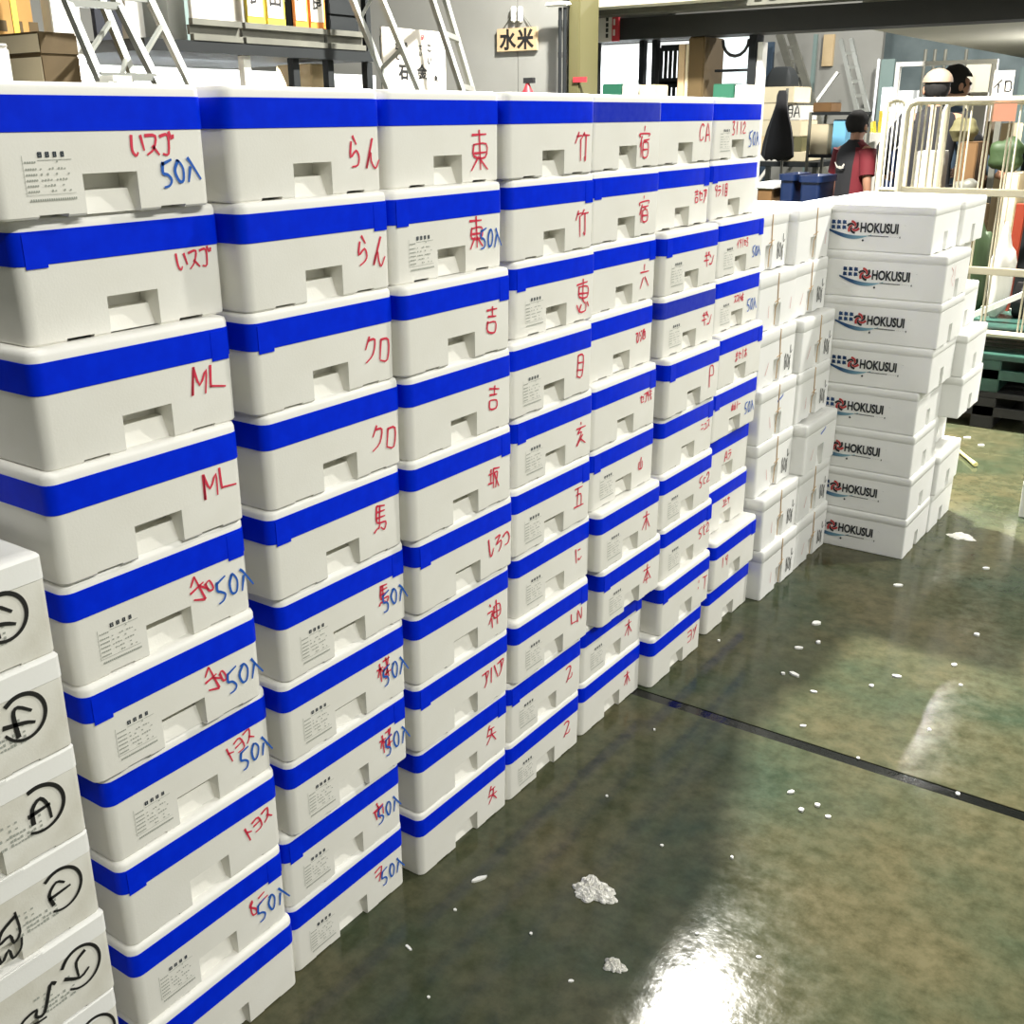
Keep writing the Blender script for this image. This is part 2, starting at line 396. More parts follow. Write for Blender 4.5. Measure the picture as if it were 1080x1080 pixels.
bm = bmesh.new(); add_box(bm, (-9.0, -4, 0), (-8.8, 20, 6.6)); struct('wall_left', bm, M['wall_grey'])

# ==================================================================  FOAM BOXES
WB, H, LB, RC = 0.348, 0.17, 0.56, 0.018      # wall boxes: end width, height, length, corner radius

def notch_cut(x, zt, w=0.088, h=0.054):
    bm = bmesh.new()
    poly = [(0.01, zt-0.01), (-0.016, zt-0.01), (-0.016, zt), (-0.028, zt+h*0.57), (-0.045, zt+h*0.60), (-0.045, zt+h), (0.01, zt+h)]
    add_prism(bm, poly, 'y', -w/2, w/2)
    return bm_mesh(bm, 'c')

def body_mesh(W, L, h, r, notch_w=0.088, notch_h=0.054, slots=True):
    bm = bmesh.new()
    add_loft(bm, -L, 0, -W/2, W/2, r, [(0, 0.004), (0.003, 0.0015), (h*0.5, 0.0008), (h, 0.0)])
    me = bm_mesh(bm, 'body')
    cs = [notch_cut(0, 0, notch_w, notch_h)]
    if slots:
        for sy in (-0.27, 0.29):
            b = bmesh.new(); add_box(b, (-0.035, sy*W-0.022, -0.01), (0.01, sy*W+0.022, 0.0045)); cs.append(bm_mesh(b, 'c'))
    me = boolean_cut(me, cs); me.name = 'foam_body'
    me.shade_smooth(); me.set_sharp_from_angle(angle=math.radians(32))
    return me

def lid_mesh(W, L, z0, z1, r, lip=0.0):
    bm = bmesh.new()
    add_loft(bm, -L, 0, -W/2, W/2, r, [(z0, 0.0012-lip), (z0+0.001, -lip), (z1-0.008, -lip), (z1-0.0025, 0.0022-lip), (z1-0.0004, 0.008), (z1, 0.012), (z1, 0.030), (z1-0.003, 0.034)])
    return bm_mesh(bm, 'foam_lid', True, 50)

def tape_mesh(W, L, z0, z1, r, seed=0):
    rr = random.Random(seed)
    bm = bmesh.new(); o = 0.0011
    add_loft(bm, -L-o, o, -W/2-o, W/2+o, r+o, [(z0, 0.0005), (z0+0.0005, 0), (z1-0.0005, 0), (z1, 0.0008)], closed=False)
    # the overlapping end of the tape, stuck on a little askew
    if seed % 3:
        y0 = (-W/2+0.012) if seed % 2 else W/2-0.045
        dz = rr.choice((-0.005, 0.004, -0.004))
        add_box(bm, (o-0.0004, y0, z0+dz), (o+0.0006, y0+0.033, z1+min(dz, 0)+0.0005))
        bm.normal_update()
    return bm_mesh(bm, 'blue_tape', True, 40)

BODY = body_mesh(WB, LB, 0.132, RC); BODY.materials.append(M['foam'])
LID = lid_mesh(WB, LB, 0.131, H, RC); LID.materials.append(M['foam_lid'])
TAPES = []
for k in range(6):
    t = tape_mesh(WB, LB, 0.1085, 0.1535, RC, k); t.materials.append(M['tape']); TAPES.append(t)
TAPEW = TAPES[3].copy(); TAPEW.materials.clear(); TAPEW.materials.append(M['tape_worn'])

def print_mesh():
    """the printed details panel left of the hand hole: dark heading marks and rows of fine print"""
    rr = random.Random(5); bm = bmesh.new(); f = front_map(0.0006)
    def q(s0, t0, s1, t1): bm.faces.new([bm.verts.new(f(s0, t0)), bm.verts.new(f(s1, t0)), bm.verts.new(f(s1, t1)), bm.verts.new(f(s0, t1))])
    s0, s1 = -0.128, -0.058
    for row, t in enumerate((0.0705, 0.062, 0.055, 0.048, 0.041, 0.034)):
        s = s0 + 0.001
        while s < s0+0.016: q(s, t, s+0.0024, t+0.0022); s += 0.0034
        s = s0+0.021+rr.uniform(0, .006)
        while s < s1-0.006:
            if rr.random() < 0.5: q(s, t, s+0.0026, t+rr.uniform(.0014, .0026))
            s += 0.0044
    s = s0+0.002
    while s < s1:
        q(s, 0.0225, s+0.0022, 0.0255); s += 0.0033
    q(s0+0.02, 0.0735, s1, 0.0742); q(s0-0.002, 0.03, s0-0.0014, 0.08); q(s0-0.002, 0.0305, s1, 0.031)
    return bm_mesh(bm, 'print_panel')
PRINT = print_mesh(); PRINT.materials.append(M['print_ink'])
def head_mesh():
    bm = bmesh.new(); f = front_map(0.0006)
    def q(s0, t0, s1, t1): bm.faces.new([bm.verts.new(f(s0, t0)), bm.verts.new(f(s1, t0)), bm.verts.new(f(s1, t1)), bm.verts.new(f(s0, t1))])
    for k, sh in enumerate((0, 1, 2, 3)):
        s = -0.107+0.0112*k; w = (0.0062, 0.0056, 0.0052, 0.005)[k]
        q(s, 0.0772, s+w, 0.0792); q(s, 0.0802, s+w, 0.0818); q(s, 0.0826, s+w, 0.084); q(s, 0.0772, s+0.0016, 0.084); q(s+w-0.0016, 0.0772, s+w, 0.084)
    return bm_mesh(bm, 'print_heading')
HEAD = head_mesh(); HEAD.materials.append(M['print_dark'])

XS = [[-0.009,-0.03,-0.006,0.0,-0.009,-0.004,-0.021,-0.016,-0.015,-0.008],[0.007,0.016,0.017,0.017,0.013,0.006,0.001,-0.005,-0.021,-0.026],[-0.001,0.017,0.037,0.032,0.034,0.026,0.014,0.008,-0.003,-0.004],[0.007,0.002,0.001,0.021,0.014,0.014,0.005,0.013,-0.003,-0.005],[-0.015,-0.018,-0.02,-0.012,0.009,0.004,0.027,0.028,-0.012,-0.011],[-0.033,-0.038,0.0,0.002,0.025,0.011,0.018,0.02,0.033,0.023],[-0.05,-0.054,-0.025,-0.025,-0.001,-0.002,-0.03,-0.024,0.024,0.008]]
YS = [[0.783,0.809,0.791,0.781,0.783,0.784,0.804,0.803,0.799,0.802],[1.159,1.16,1.159,1.167,1.163,1.173,1.167,1.168,1.154,1.159],[1.53,1.511,1.51,1.518,1.515,1.528,1.529,1.531,1.539,1.535],[1.892,1.905,1.917,1.878,1.897,1.892,1.911,1.896,1.89,1.886],[2.264,2.271,2.273,2.254,2.248,2.256,2.263,2.281,2.253,2.252],[2.616,2.623,2.624,2.624,2.627,2.634,2.633,2.648,2.629,2.604],[3.002,3.007,3.02,3.018,3.016,3.002,3.030,3.026,3.023,3.027]]
AS = [[0,-0.001,0.001,0.006,0.008,0.008,0.006,-0.002,0.004,0],[0.001,-0.002,-0.006,-0.005,0.005,0.006,0,0.002,0.006,0.006],[-0.003,-0.002,-0.005,-0.006,0.003,-0.002,-0.003,0,0.001,0.002],[0.005,0.006,-0.002,-0.002,-0.003,0,-0.001,-0.002,0.002,0.002],[-0.006,-0.007,-0.007,-0.007,0.006,0,0.003,0.006,0,0.005],[0.005,0.003,0.006,0.002,0.002,0.002,0.005,-0.001,0.007,0.008],[-0.003,-0.003,-0.005,-0.006,-0.005,-0.003,-0.007,-0.008,0.005,-0.004]]
# (text, s across the face from its middle, t up, letter height, tilt, vertical)
D_R = (0.107, 0.078)
N50 = (0.128, 0.054, 0.036)
MARKS = [
 [('いスブ', .074, .088, .033, .0, 0, (.118, .052, .036)), ('いスブ', .116, .090, .030, .05, 0, None), ('ML', .118, .078, .040, -.05, 0, None), ('ML', .122, .080, .040, .05, 0, None),
  ('和', .066, .080, .048, .35, 0, (.135, .062, .042)), ('和', .068, .082, .048, .35, 0, (.132, .062, .042)), ('トヨス', .098, .086, .030, .35, 0, (.132, .056, .040)), ('トヨス', .116, .078, .031, .3, 0, None),
  ('8ニ', .100, .080, .032, .3, 0, (.134, .060, .042)), None],
 [('らん', .122, .066, .050, -.1, 0, None), ('らん', .118, .070, .048, -.15, 0, None), ('クロ', .122, .062, .046, -.15, 0, None), ('クロ', .120, .062, .046, -.2, 0, None),
  ('馬', .106, .074, .050, -.1, 0, None), ('馬', .100, .078, .040, -.05, 0, (.132, .064, .040)), ('桂', .100, .080, .046, .1, 0, (.134, .066, .042)), ('桂', .100, .078, .046, .1, 0, (.134, .066, .042)),
  ('市', .094, .076, .042, .2, 0, (.128, .066, .040)), ('ヲ', .086, .080, .036, .2, 0, (.128, .066, .040))],
 [('東', .098, .060, .074, 0, 0, None), ('東', .078, .076, .058, 0, 0, (.128, .062, .038)), ('吉', .100, .068, .058, -.1, 0, None), ('吉', .102, .070, .054, -.1, 0, None), ('坂', .100, .066, .046, -.05, 0, None),
  ('しろつ', .112, .072, .040, .1, 0, None), ('神', .104, .062, .062, .05, 0, None), ('アハア', .106, .076, .040, .1, 0, None), ('矢', .100, .074, .050, -.05, 0, None), ('矢', .106, .070, .046, -.05, 0, None)],
 [('竹', .118, .062, .070, 0, 0, None), ('竹', .116, .064, .064, 0, 0, None), ('恵', .112, .062, .072, 0, 0, None), ('目', .112, .070, .050, -.1, 0, None), ('亥', .110, .066, .056, 0, 0, None),
  ('五', .112, .074, .052, 0, 0, None), ('に', .108, .076, .042, .05, 0, None), ('LN', .108, .078, .036, .1, 0, None), ('乙', .104, .078, .044, 0, 0, None), ('乙', .104, .078, .044, -.1, 0, None)],
 [('宿', .078, .062, .068, 0, 0, None), ('宿', .086, .068, .064, .05, 0, None), ('六', .102, .066, .060, .05, 0, None), ('ひ池', .098, .082, .032, .05, 0, None), ('セブ代', .108, .084, .028, .05, 0, None),
  ('山', .092, .066, .034, -.1, 0, None), ('木', .086, .070, .056, -.05, 0, None), ('本', .084, .072, .058, 0, 0, None), ('木', .084, .070, .050, 0, 0, None), ('木', .086, .072, .046, 0, 0, None)],
 [('CA', .116, .078, .046, 0, 0, None), ('吉セア', .112, .076, .036, 0, 0, None), ('ギン', .108, .074, .040, 0, 0, None), ('ギン', .110, .072, .040, 0, 0, None), ('P', .112, .070, .058, 0, 0, None),
  ('ニュス', .112, .084, .028, .05, 0, None), ('5c2', .116, .080, .034, .05, 0, None), ('5t2', .114, .078, .034, .05, 0, None), (':T', .112, .072, .048, -.05, 0, None), ('ヨツ', .106, .074, .044, .05, 0, None)],
 [('31l2', .0, .086, .034, 0, 0, (.118, .056, .044)), ('9ラl目', -.10, .082, .032, 0, 0, None), ('イ9lセ3', .006, .090, .024, 0, 0, (.118, .056, .034)), ('ススト味', .004, .090, .024, 0, 0, (.112, .058, .040)), ('まセlホ', .0, .084, .030, 0, 0, None),
  ('ぬ山lー', .0, .088, .024, 0, 0, (.112, .062, .040)), ('Aラ', .0, .080, .034, 0, 0, None), ('エピヤ', .0, .086, .026, 0, 0, None), ('19', -.09, .080, .034, 0, 0, None), None],
]
PRINTED = {(0,0),(0,4),(0,5),(0,6),(0,8),(1,5),(1,6),(1,7),(1,8),(1,9),(2,1),(3,2),(3,3),(3,4),(3,5),(3,6),(3,7),(3,8),(3,9),(4,5),(4,6),(4,7),(4,8),(5,2),(5,3),(5,6),(5,7),(6,0),(6,2),(6,3)}
ORD = ['first', 'second', 'third', 'fourth', 'fifth', 'sixth', 'seventh', 'eighth', 'ninth', 'tenth']
ROWN = ['at the top', 'second from top', 'third from top', 'fourth from top', 'fifth from top', 'fifth from floor', 'fourth from floor', 'third from floor', 'second from floor', 'on the floor']
COLN = ['leftmost column', 'second column from left', 'third column from left', 'middle column', 'third column from right', 'second column from right', 'rightmost column']

for c in range(7):
    for r in range(10):
        z = (9-r)*H; a = AS[c][r]*0.2; x = XS[c][r]; y = YS[c][r] + 0.3367/2
        mk = MARKS[c][r]
        if mk is None: lab = 'blue-taped foam box with no writing, taped column: %s, %s' % (COLN[c], ROWN[r])
        elif mk[6]: lab = 'blue-taped foam box, red %s and blue 50入, %s, %s' % (mk[0].replace('l', '|'), COLN[c], ROWN[r])
        else: lab = 'blue-taped foam box marked %s in red, %s, %s' % (mk[0].replace('l', '|'), COLN[c], ROWN[r])
        o = thing('foam_box', lab, 'box', (x, y + a*0.0, z), a, 'blue-taped foam boxes in the wall of seven columns')
        link('body', BODY, None, o); link('lid', LID, None, o)
        worn = (c, r) in ((4, 0), (5, 3))
        tp = link('tape', TAPEW if worn else TAPES[(c*3+r*5) % 6], None, o)
        tp['label'] = 'scuffed blue tape' if worn else 'blue tape'
        if (c, r) in PRINTED:
            pp = link('print_panel', PRINT, None, o); link('print_heading', HEAD, None, pp)
        if mk:
            big = 1.0
            st = glyph_strokes(mk[0], mk[1], mk[2], mk[3], mk[4], 0.80 if len(mk[0]) < 3 else 0.74, seed=c*10+r)
            w = 0.0042 if c < 2 else 0.0044
            writing('marker_writing', st, w if mk[3] > .03 else w*0.85, M['red_ink'], o, front_map(), label='red marker writing')
            if mk[6]:
                s, t, h = mk[6]
                st = glyph_strokes('50入', s, t, h, 0.12 if c < 2 else 0.0, 0.62, seed=c*10+r+500)
                writing('marker_count', st, 0.0046, M['blue_ink'], o, front_map(0.0012), label='blue marker count')

# ---------------- plain boxes with circled black marks, in the stack at the near left
HL, WL = 0.155, 0.37
bodyL = body_mesh(WL, LB, 0.116, 0.010, 0.10, 0.045); bodyL.materials.append(M['foam_old'])
def lidL_mesh():
    bm = bmesh.new()
    add_loft(bm, -LB, 0, -WL/2, WL/2, 0.010, [(0.1165, 0.001), (0.117, -0.001), (0.150, -0.001), (0.1535, 0.002), (0.1548, 0.008), (0.1548, 0.03), (0.152, 0.034)])
    add_box(bm, (-0.004, -0.055, 0.147), (0.0022, 0.075, 0.1549), 0.0015)
    return bm_mesh(bm, 'lid', True, 40)
lidL = lidL_mesh(); lidL.materials.append(M['foam_white'])
def printL():
    rr = random.Random(3); bm = bmesh.new(); f = front_map(0.0007)
    def q(s0, t0, s1, t1): bm.faces.new([bm.verts.new(f(s0, t0)), bm.verts.new(f(s1, t0)), bm.verts.new(f(s1, t1)), bm.verts.new(f(s0, t1))])
    for t in (0.078, 0.068, 0.058, 0.050, 0.043):
        s = 0.048
        while s < 0.112:
            if rr.random() < (0.45 if t > .06 else .85): q(s, t, s+0.0036, t+rr.uniform(.0025, .005))
            s += 0.0052
    return bm_mesh(bm, 'print_panel')
PL = printL(); PL.materials.append(M['print_ink'])
def circ(s, t, rx, ry, a0, a1, n=14):
    return [(s+rx*math.cos(math.radians(a0+(a1-a0)*k/n)), t+ry*math.sin(math.radians(a0+(a1-a0)*k/n))) for k in range(n+1)]
def dg(txt, s, t, h, ar=.8): return glyph_strokes(txt, s, t, h, 0, ar, seed=1)
LM = ['a circled 4', 'a thick circled 4', 'an open circled A', 'a circled E and black scrawl', 'a circled hook and black scrawl', 'a half-hidden circle low in frame', 'no visible marks']
SY = 0.752-WL/2
for r in range(7):
    z = (6-r)*HL; ox = R.uniform(-.004, .004)
    o = thing('foam_box', 'untaped foam box with %s, %s in the near left stack' % (LM[r], ['top', 'second', 'third', 'fourth', 'fifth', 'sixth', 'lowest'][r]), 'box', (ox, SY+R.uniform(-.004, .002), z), 0, 'untaped foam boxes in the near left stack')
    link('body', bodyL, None, o); link('lid', lidL, None, o); link('print_panel', PL, None, o)
    sk = []
    if r in (0, 1):
        sk = [circ(.118, .062, .034, .038, 130, -150), [(.088, .058), (.118, .052), (.132, .046)], [(.106, .034), (.104, .072), (.112, .082), (.130, .068)]]
    elif r == 2:
        sk = [circ(.118, .060, .038, .040, 110, -120), [(.104, .040), (.106, .066), (.120, .078), (.130, .060), (.132, .036)], [(.100, .056), (.132, .060)]]
    elif r == 3:
        sk = [circ(.128, .062, .034, .038, 130, -120), [(.112, .042), (.108, .064), (.122, .080), (.134, .072)], [(.108, .056), (.142, .060)],
              [(.014, .084), (-.008, .072), (-.016, .054), (.002, .058), (.006, .042), (.018, .054), (.016, .090)], [(-.022, .052), (-.018, .022), (-.004, .036), (.0, .018), (.014, .026), (.018, .042)]]
    elif r == 4:
        sk = [circ(.132, .064, .034, .040, 150, -130), [(.142, .090), (.126, .078), (.126, .050)], [(.104, .060), (.128, .044), (.144, .052)],
              [(.050, .086), (.042, .088), (.026, .048), (.012, .050), (.014, .062), (-.004, .060), (-.012, .052), (.006, .040), (.026, .038)], [(-.020, .040), (-.012, .010), (-.002, .022), (.004, .002), (.018, .026)]]
    elif r == 5:
        sk = [circ(.140, .066, .036, .042, 150, -60), [(.126, .050), (.132, .084), (.146, .078)]]
    if r in (3, 4): writing('marker_scrawl', [[(s_+.034, t_) for s_, t_ in q_] for q_ in sk[3:]], 0.0056, M['black_ink'], o, front_map(0.0014), label='black marker scrawl'); sk = sk[:3]
    sk = [[(s_-.003, .06+(t_-.06)*.92+.020) for s_, t_ in q_] for q_ in sk]
    if sk: writing('marker_writing', sk, 0.0066 if r < 3 else 0.0056, M['black_ink'], o, front_map(0.0014), label='thick black marker writing')
    if r in (4, 5): writing('marker_stripe', [[(-.034, .14), (-.020, .01)]], 0.006, M['pink_ink'], o, front_map(0.0018), label='faded red marker stripe')

# ---------------- tall untaped boxes tied with string (two columns) ----------------
HS, WS, LS = 0.192, 0.335, 0.50
bodyS = body_mesh(WS, LS, 0.148, 0.010, 0.066, 0.085); bodyS.materials.append(M['foam_white'])
lidS = lid_mesh(WS, LS, 0.148, HS, 0.010); lidS.materials.append(M['foam_white'])
def string_mesh(k):
    rr = random.Random(k); bm = bmesh.new(); s = rr.uniform(-.012, .012)
    add_tube(bm, [(-0.010, s+.004, HS-.0012), (0.001, s+.003, HS-.006), (0.0022, s, 0.15), (0.002, s+rr.uniform(-.004, .008), 0.088), (-0.005, s+.006, 0.07), (-0.006, s+.006, 0.01)], 0.0017, 6)
    add_tube(bm, [(0.0022, s-.018, 0.092), (0.0024, s, 0.095), (0.0022, s+.022, 0.100)], 0.0014, 6)
    return bm_mesh(bm, 'string', True, 60)
STR = [string_mesh(k) for k in range(4)]
for s in STR: s.materials.append(M['strap'])
AX = [-.077, -.033, -.018, .0, .003, .04, .052]; BX = [-.045, -.04, .006, .007, .053, .043, .05]
SCR = glyph_strokes('80', .088, .062, .056, .1, .42, adv=.9, seed=3) + glyph_strokes('8', .118, .05, .05, 0, .4, seed=5) + glyph_strokes('レ', .128, .098, .03, 0, .7, seed=4)
for ci, (y0, xs, nm) in enumerate(((3.379, AX, 'nearer string-tied column'), (3.717, BX, 'further string-tied column'))):
    for r in range(7):
        z = (6-r)*HS
        o = thing('tall_foam_box', 'untaped white foam box tied with orange string, %s of the %s' % (['top', 'second', 'third', 'fourth', 'fifth', 'sixth', 'lowest'][r], nm), 'box', (xs[r], y0+WS/2, z), 0, 'string-tied white foam boxes beyond the blue-taped wall')
        link('body', bodyS, None, o); link('lid', lidS, None, o)
        if not (ci == 1 and r == 4): link('string', STR[(r+ci*2) % 4], None, o)
        scrawl = (ci == 0 and r in (0, 2, 4, 5, 6)) or (ci == 1 and r in (1, 2, 3, 5, 6))
        if scrawl: writing('marker_writing', SCR, 0.0042, M['black_ink'], o, front_map(), label='black marker scrawl')
        else:
            writing('marker_writing', [[(-.01, .128), (.03, .140), (.034, .146)]] if (ci, r) in ((0, 3), (1, 4)) else [[(.12, .05), (.125, .09)]], 0.007 if (ci, r) in ((0, 3), (1, 4)) else .003, M['blue_ink'] if (ci, r) in ((0, 3), (1, 4)) else M['pink_ink'], o, front_map())
        if r > 0: writing('marker_stripe', [[(-.085+R.uniform(-.02, .02), .045), (-.078, .085)]], 0.0028, M['pink_ink'], o, front_map(), label='red marker slash')

# ---------------- printed boxes with the swirl logo ----------------
HC, WC, LC = 0.168, 0.345, 0.50
bodyC = body_mesh(WC, LC, 0.134, 0.008, 0.05, 0.07); bodyC.materials.append(M['foam_white'])
lidC = lid_mesh(WC, LC, 0.134, HC, 0.008); lidC.materials.append(M['foam_white'])
LY = -WC/2
def logo_black():
    me = text_mesh('HOKUSUI', 0.047, 0.0016); bm = bmesh.new(); bm.from_mesh(me)
    xs = [v.co.x for v in bm.verts]; w = max(xs)-min(xs); k = 0.138/w
    for v in bm.verts: v.co = Vector((v.co.x*k - 0.194, LY-0.0011, v.co.y*1.0 + 0.083))
    return bm_mesh(bm, 'logo_lettering')
def logo_tagline():
    bm = bmesh.new()
    def q(s0, t0, s1, t1): bm.faces.new([bm.verts.new((s, LY-0.0011, t)) for s, t in ((s0, t0), (s1, t0), (s1, t1), (s0, t1))])
    x = -0.232
    while x < -0.160: q(x, 0.0545, x+0.0030, 0.058); x += 0.0042
    x = -0.150
    while x < -0.118: q(x, 0.0555, x+0.0016, 0.0568); x += 0.006
    q(-0.118, 0.052, -0.115, 0.059); q(-0.105, 0.098, -0.100, 0.0985)
    bm.faces.new([bm.verts.new((s, LY-0.0011, t)) for s, t in ((-0.250, 0.034), (-0.2455, 0.0385), (-0.250, 0.0445), (-0.2545, 0.0385))])
    return bm_mesh(bm, 'logo_tagline')
def logo_squares():
    bm = bmesh.new()
    for i in range(3):
        for j in range(2):
            s = -0.372+0.0205*i; t = 0.0765+0.0185*j
            for (a, b, c, d) in ((0, 0, .0135, .0125), (.003, -.0015, .006, .0142), (.009, .0, .0152, .004)):
                bm.faces.new([bm.verts.new((x, LY-0.0011, z)) for x, z in ((s+a, t+b), (s+c, t+b), (s+c, t+d), (s+a, t+d))])
    return bm_mesh(bm, 'logo_squares')
def logo_swoosh():
    bm = bmesh.new(); top = []; bot = []
    for k in range(17):
        t = k/16; s = -0.385+0.165*t
        top.append((s, 0.075-0.022*math.sin(min(1, t*1.15)*math.pi*0.62)+0.002)); bot.append((s, 0.071-0.036*math.sin(t*math.pi*0.80)+0.012*t))
    v1 = [bm.verts.new((s, LY-0.0009, z)) for s, z in top]; v2 = [bm.verts.new((s, LY-0.0009, z)) for s, z in bot]
    for k in range(16): bm.faces.new((v1[k], v1[k+1], v2[k+1], v2[k]))
    return bm_mesh(bm, 'logo_swoosh')
def logo_swirl(par):
    bm = bmesh.new(); cx, cz = -0.290, 0.085
    for k in range(6):
        if k % 2 != par: continue
        a = math.radians(60*k+20); pts = []
        for q in range(7):
            t = q/6; rad = 0.007+0.014*t; aa = a+1.5*t
            pts.append((cx+rad*math.cos(aa), cz+rad*math.sin(aa)))
        add_stroke(bm, pts[::-1], 0.0078, lambda s, t: (s, LY-0.0012, t), sub=1)
    return bm_mesh(bm, 'logo_swirl')
LG = [(logo_black(), 'logo_black', 'logo_lettering'), (logo_tagline(), 'logo_black', 'logo_tagline'), (logo_squares(), 'logo_navy', 'logo_squares'), (logo_swoosh(), 'swoosh', 'logo_swoosh'), (logo_swirl(0), 'logo_red', 'logo_swirl'), (logo_swirl(1), 'logo_black', 'logo_swirl')]
for me, m, n in LG: me.materials.append(M[m])
CX = [.33, .39, .39, .38, .35, .355, .363, .364]; DX = [.347, .31, .363, .42, .425, .31, .38, .37]
for r in range(8):
    z = (7-r)*HC
    o = thing('printed_foam_box', 'white foam box with swirl logo and black lettering, %s of eight in its stack' % (['topmost', 'second', 'third', 'fourth', 'fifth', 'sixth', 'seventh', 'lowest'][r]), 'box', (CX[r], 4.056+WC/2, z), R.uniform(-.006, .006), 'logo-printed foam boxes at the end of the row')
    link('body', bodyC, None, o); link('lid', lidC, None, o)
    for me, m, n in LG: link(n, me, None, o)
    if r == 1: writing('marker_writing', [[(-.10, .12), (-.07, .10), (-.09, .08), (-.06, .05)], [(-.05, .12), (-.045, .05)]], .003, M['pink_ink'], o, front_map(), label='faded red scribble')
for r in range(8):
    z = (7-r)*HC
    o = thing('end_foam_box', 'plain white foam box %s, in the stack behind the logo boxes' % (['topmost', 'second from top', 'third from top', 'fourth from top', 'fifth from top', 'sixth from top', 'second from the floor', 'on the floor'][r]), 'box', (DX[r], 4.405+WC/2, z), R.uniform(-.006, .004), 'plain foam boxes behind the logo boxes')
    link('body', bodyC, None, o); link('lid', lidC, None, o)

# a short stack cut by the right edge of the frame
P0 = at(1073, 545, z=0)
for r in range(2):
    o = thing('foam_box', 'plain foam box cut by the right frame edge, %s of two' % ('lower', 'upper')[r], 'box', (P0.x+0.50, P0.y+WC/2, r*HC), 0, 'foam boxes at the right frame edge')
    link('body', bodyC, None, o); link('lid', lidC, None, o)

# ==================================================================  BACKGROUND
def pxbox(bm, u0, v0, u1, v1, y, d, zb=None, bevel=0.004):
    """box whose front face (towards -Y) spans two sighted corners at depth y"""
    a = at(u0, v1, y=y); b = at(u1, v0, y=y)
    lo = (a.x, y, a.z if zb is None else zb); hi = (b.x, y+d, b.z)
    add_box(bm, lo, hi, bevel); return lo, hi

def carton(name, label, u0, v0, u1, v1, y, d, m, zb=None, group=None, tape=None, cat='carton'):
    a = at(u0, v1, y=y); b = at(u1, v0, y=y); z0 = a.z if zb is None else zb
    w, h = abs(b.x-a.x), b.z-z0
    o = thing(name, label, cat, ((a.x+b.x)/2, y+d/2, z0), 0, group)
    bm = bmesh.new(); add_box(bm, (-w/2, -d/2, 0), (w/2, d/2, h-.002), 0.006); part('body', bm, m, o)
    bm = bmesh.new()                                   # the two top flaps and the band of tape over their seam
    add_box(bm, (-w/2+.004, -d/2+.004, h-.002), (w/2-.004, -0.002, h), 0); add_box(bm, (-w/2+.004, .002, h-.002), (w/2-.004, d/2-.004, h), 0)
    part('flap', bm, m, o)
    if tape:
        bm = bmesh.new(); add_box(bm, (-.03, -d/2-.001, h*.62), (.03, -d/2, h-.004)); part('tape', bm, tape, o)
    return o

# ---------------- left: the raised storage rack along the hall ----------------
RX = -3.5
rk = thing('storage_rack', 'raised grey steel storage rack with a ribbed edge beam behind the taped boxes', 'rack', (RX, 4.4, 0))
def rel(v, o): return Vector(v)-o.location
bm = bmesh.new()
for (u0, u1) in ((205, 257), (260, 346), (349, 386)):
    a = at(u0, 42, x=RX); b = at(u1, 46, x=RX)
    y0, y1 = a.y, b.y
    add_box(bm, rel((RX-.03, y0, 2.045), rk), rel((RX, y1, 2.075), rk)); add_box(bm, rel((RX-.05, y0, 2.075), rk), rel((RX-.03, y1, 2.12), rk)); add_box(bm, rel((RX-.03, y0, 2.12), rk), rel((RX, y1, 2.15), rk))
part('edge_beam', bm, M['steel'], rk)
bm = bmesh.new(); add_box(bm, rel((RX-1.38, 3.72, 1.985), rk), rel((RX-.005, 5.42, 2.043), rk)); part('deck', bm, M['dark_metal'], rk)
for u in (259, 310.5, 347, 388):
    a = at(u, 60, x=RX-.06); bm = bmesh.new(); add_box(bm, rel((a.x-.035, a.y-.025, 0), rk), rel((a.x+.01, a.y+.025, 1.985 if u in (310.5,) else 1.985), rk)); part('post', bm, M['dark_metal'] if u != 259 else M['white_paint'], rk)
for u in (310.5, 388):
    a = at(u, 60, x=RX-.08); bm = bmesh.new(); add_box(bm, rel((a.x-.02, a.y-.02, 2.043), rk), rel((a.x+.02, a.y+.02, 3.2), rk)); part('post', bm, M['dark_metal'], rk)

# name boards standing on the beam
for i, (u0, u1, ch, mb, lab) in enumerate(((262, 281, '長', 'yellow_board', 'left yellow-edged board lettered 長 on the rack edge'), (283, 302, '田', 'yellow_board', 'right yellow-edged board lettered 田 on the rack edge'),
                                    (312, 326, '塚', 'orange', 'left orange-edged board lettered 塚 on the rack edge'), (328, 344, '良', 'orange', 'right orange-edged board lettered 良 on the rack edge'))):
    a = at(u0, 30, x=RX-.03); b = at(u1, 30, x=RX-.03); y0, y1 = a.y, b.y; x = RX-.029
    o = thing('name_board', lab, 'sign', (x, (y0+y1)/2, 2.1505)); w = y1-y0
    bm = bmesh.new(); add_box(bm, (-.02, -w/2, 0), (0, w/2, .36), .002); part('frame', bm, M[mb], o)
    bm = bmesh.new(); add_box(bm, (.0005, -w/2+.004, .035), (.003, w/2-.018, .35)); f = part('face', bm, M['paper'], o)
    text_on('lettering', ch, w*.72, M['black_ink'], o, (.0036, -.006, .135), (0, 1, 0), (0, 0, 1), .003)

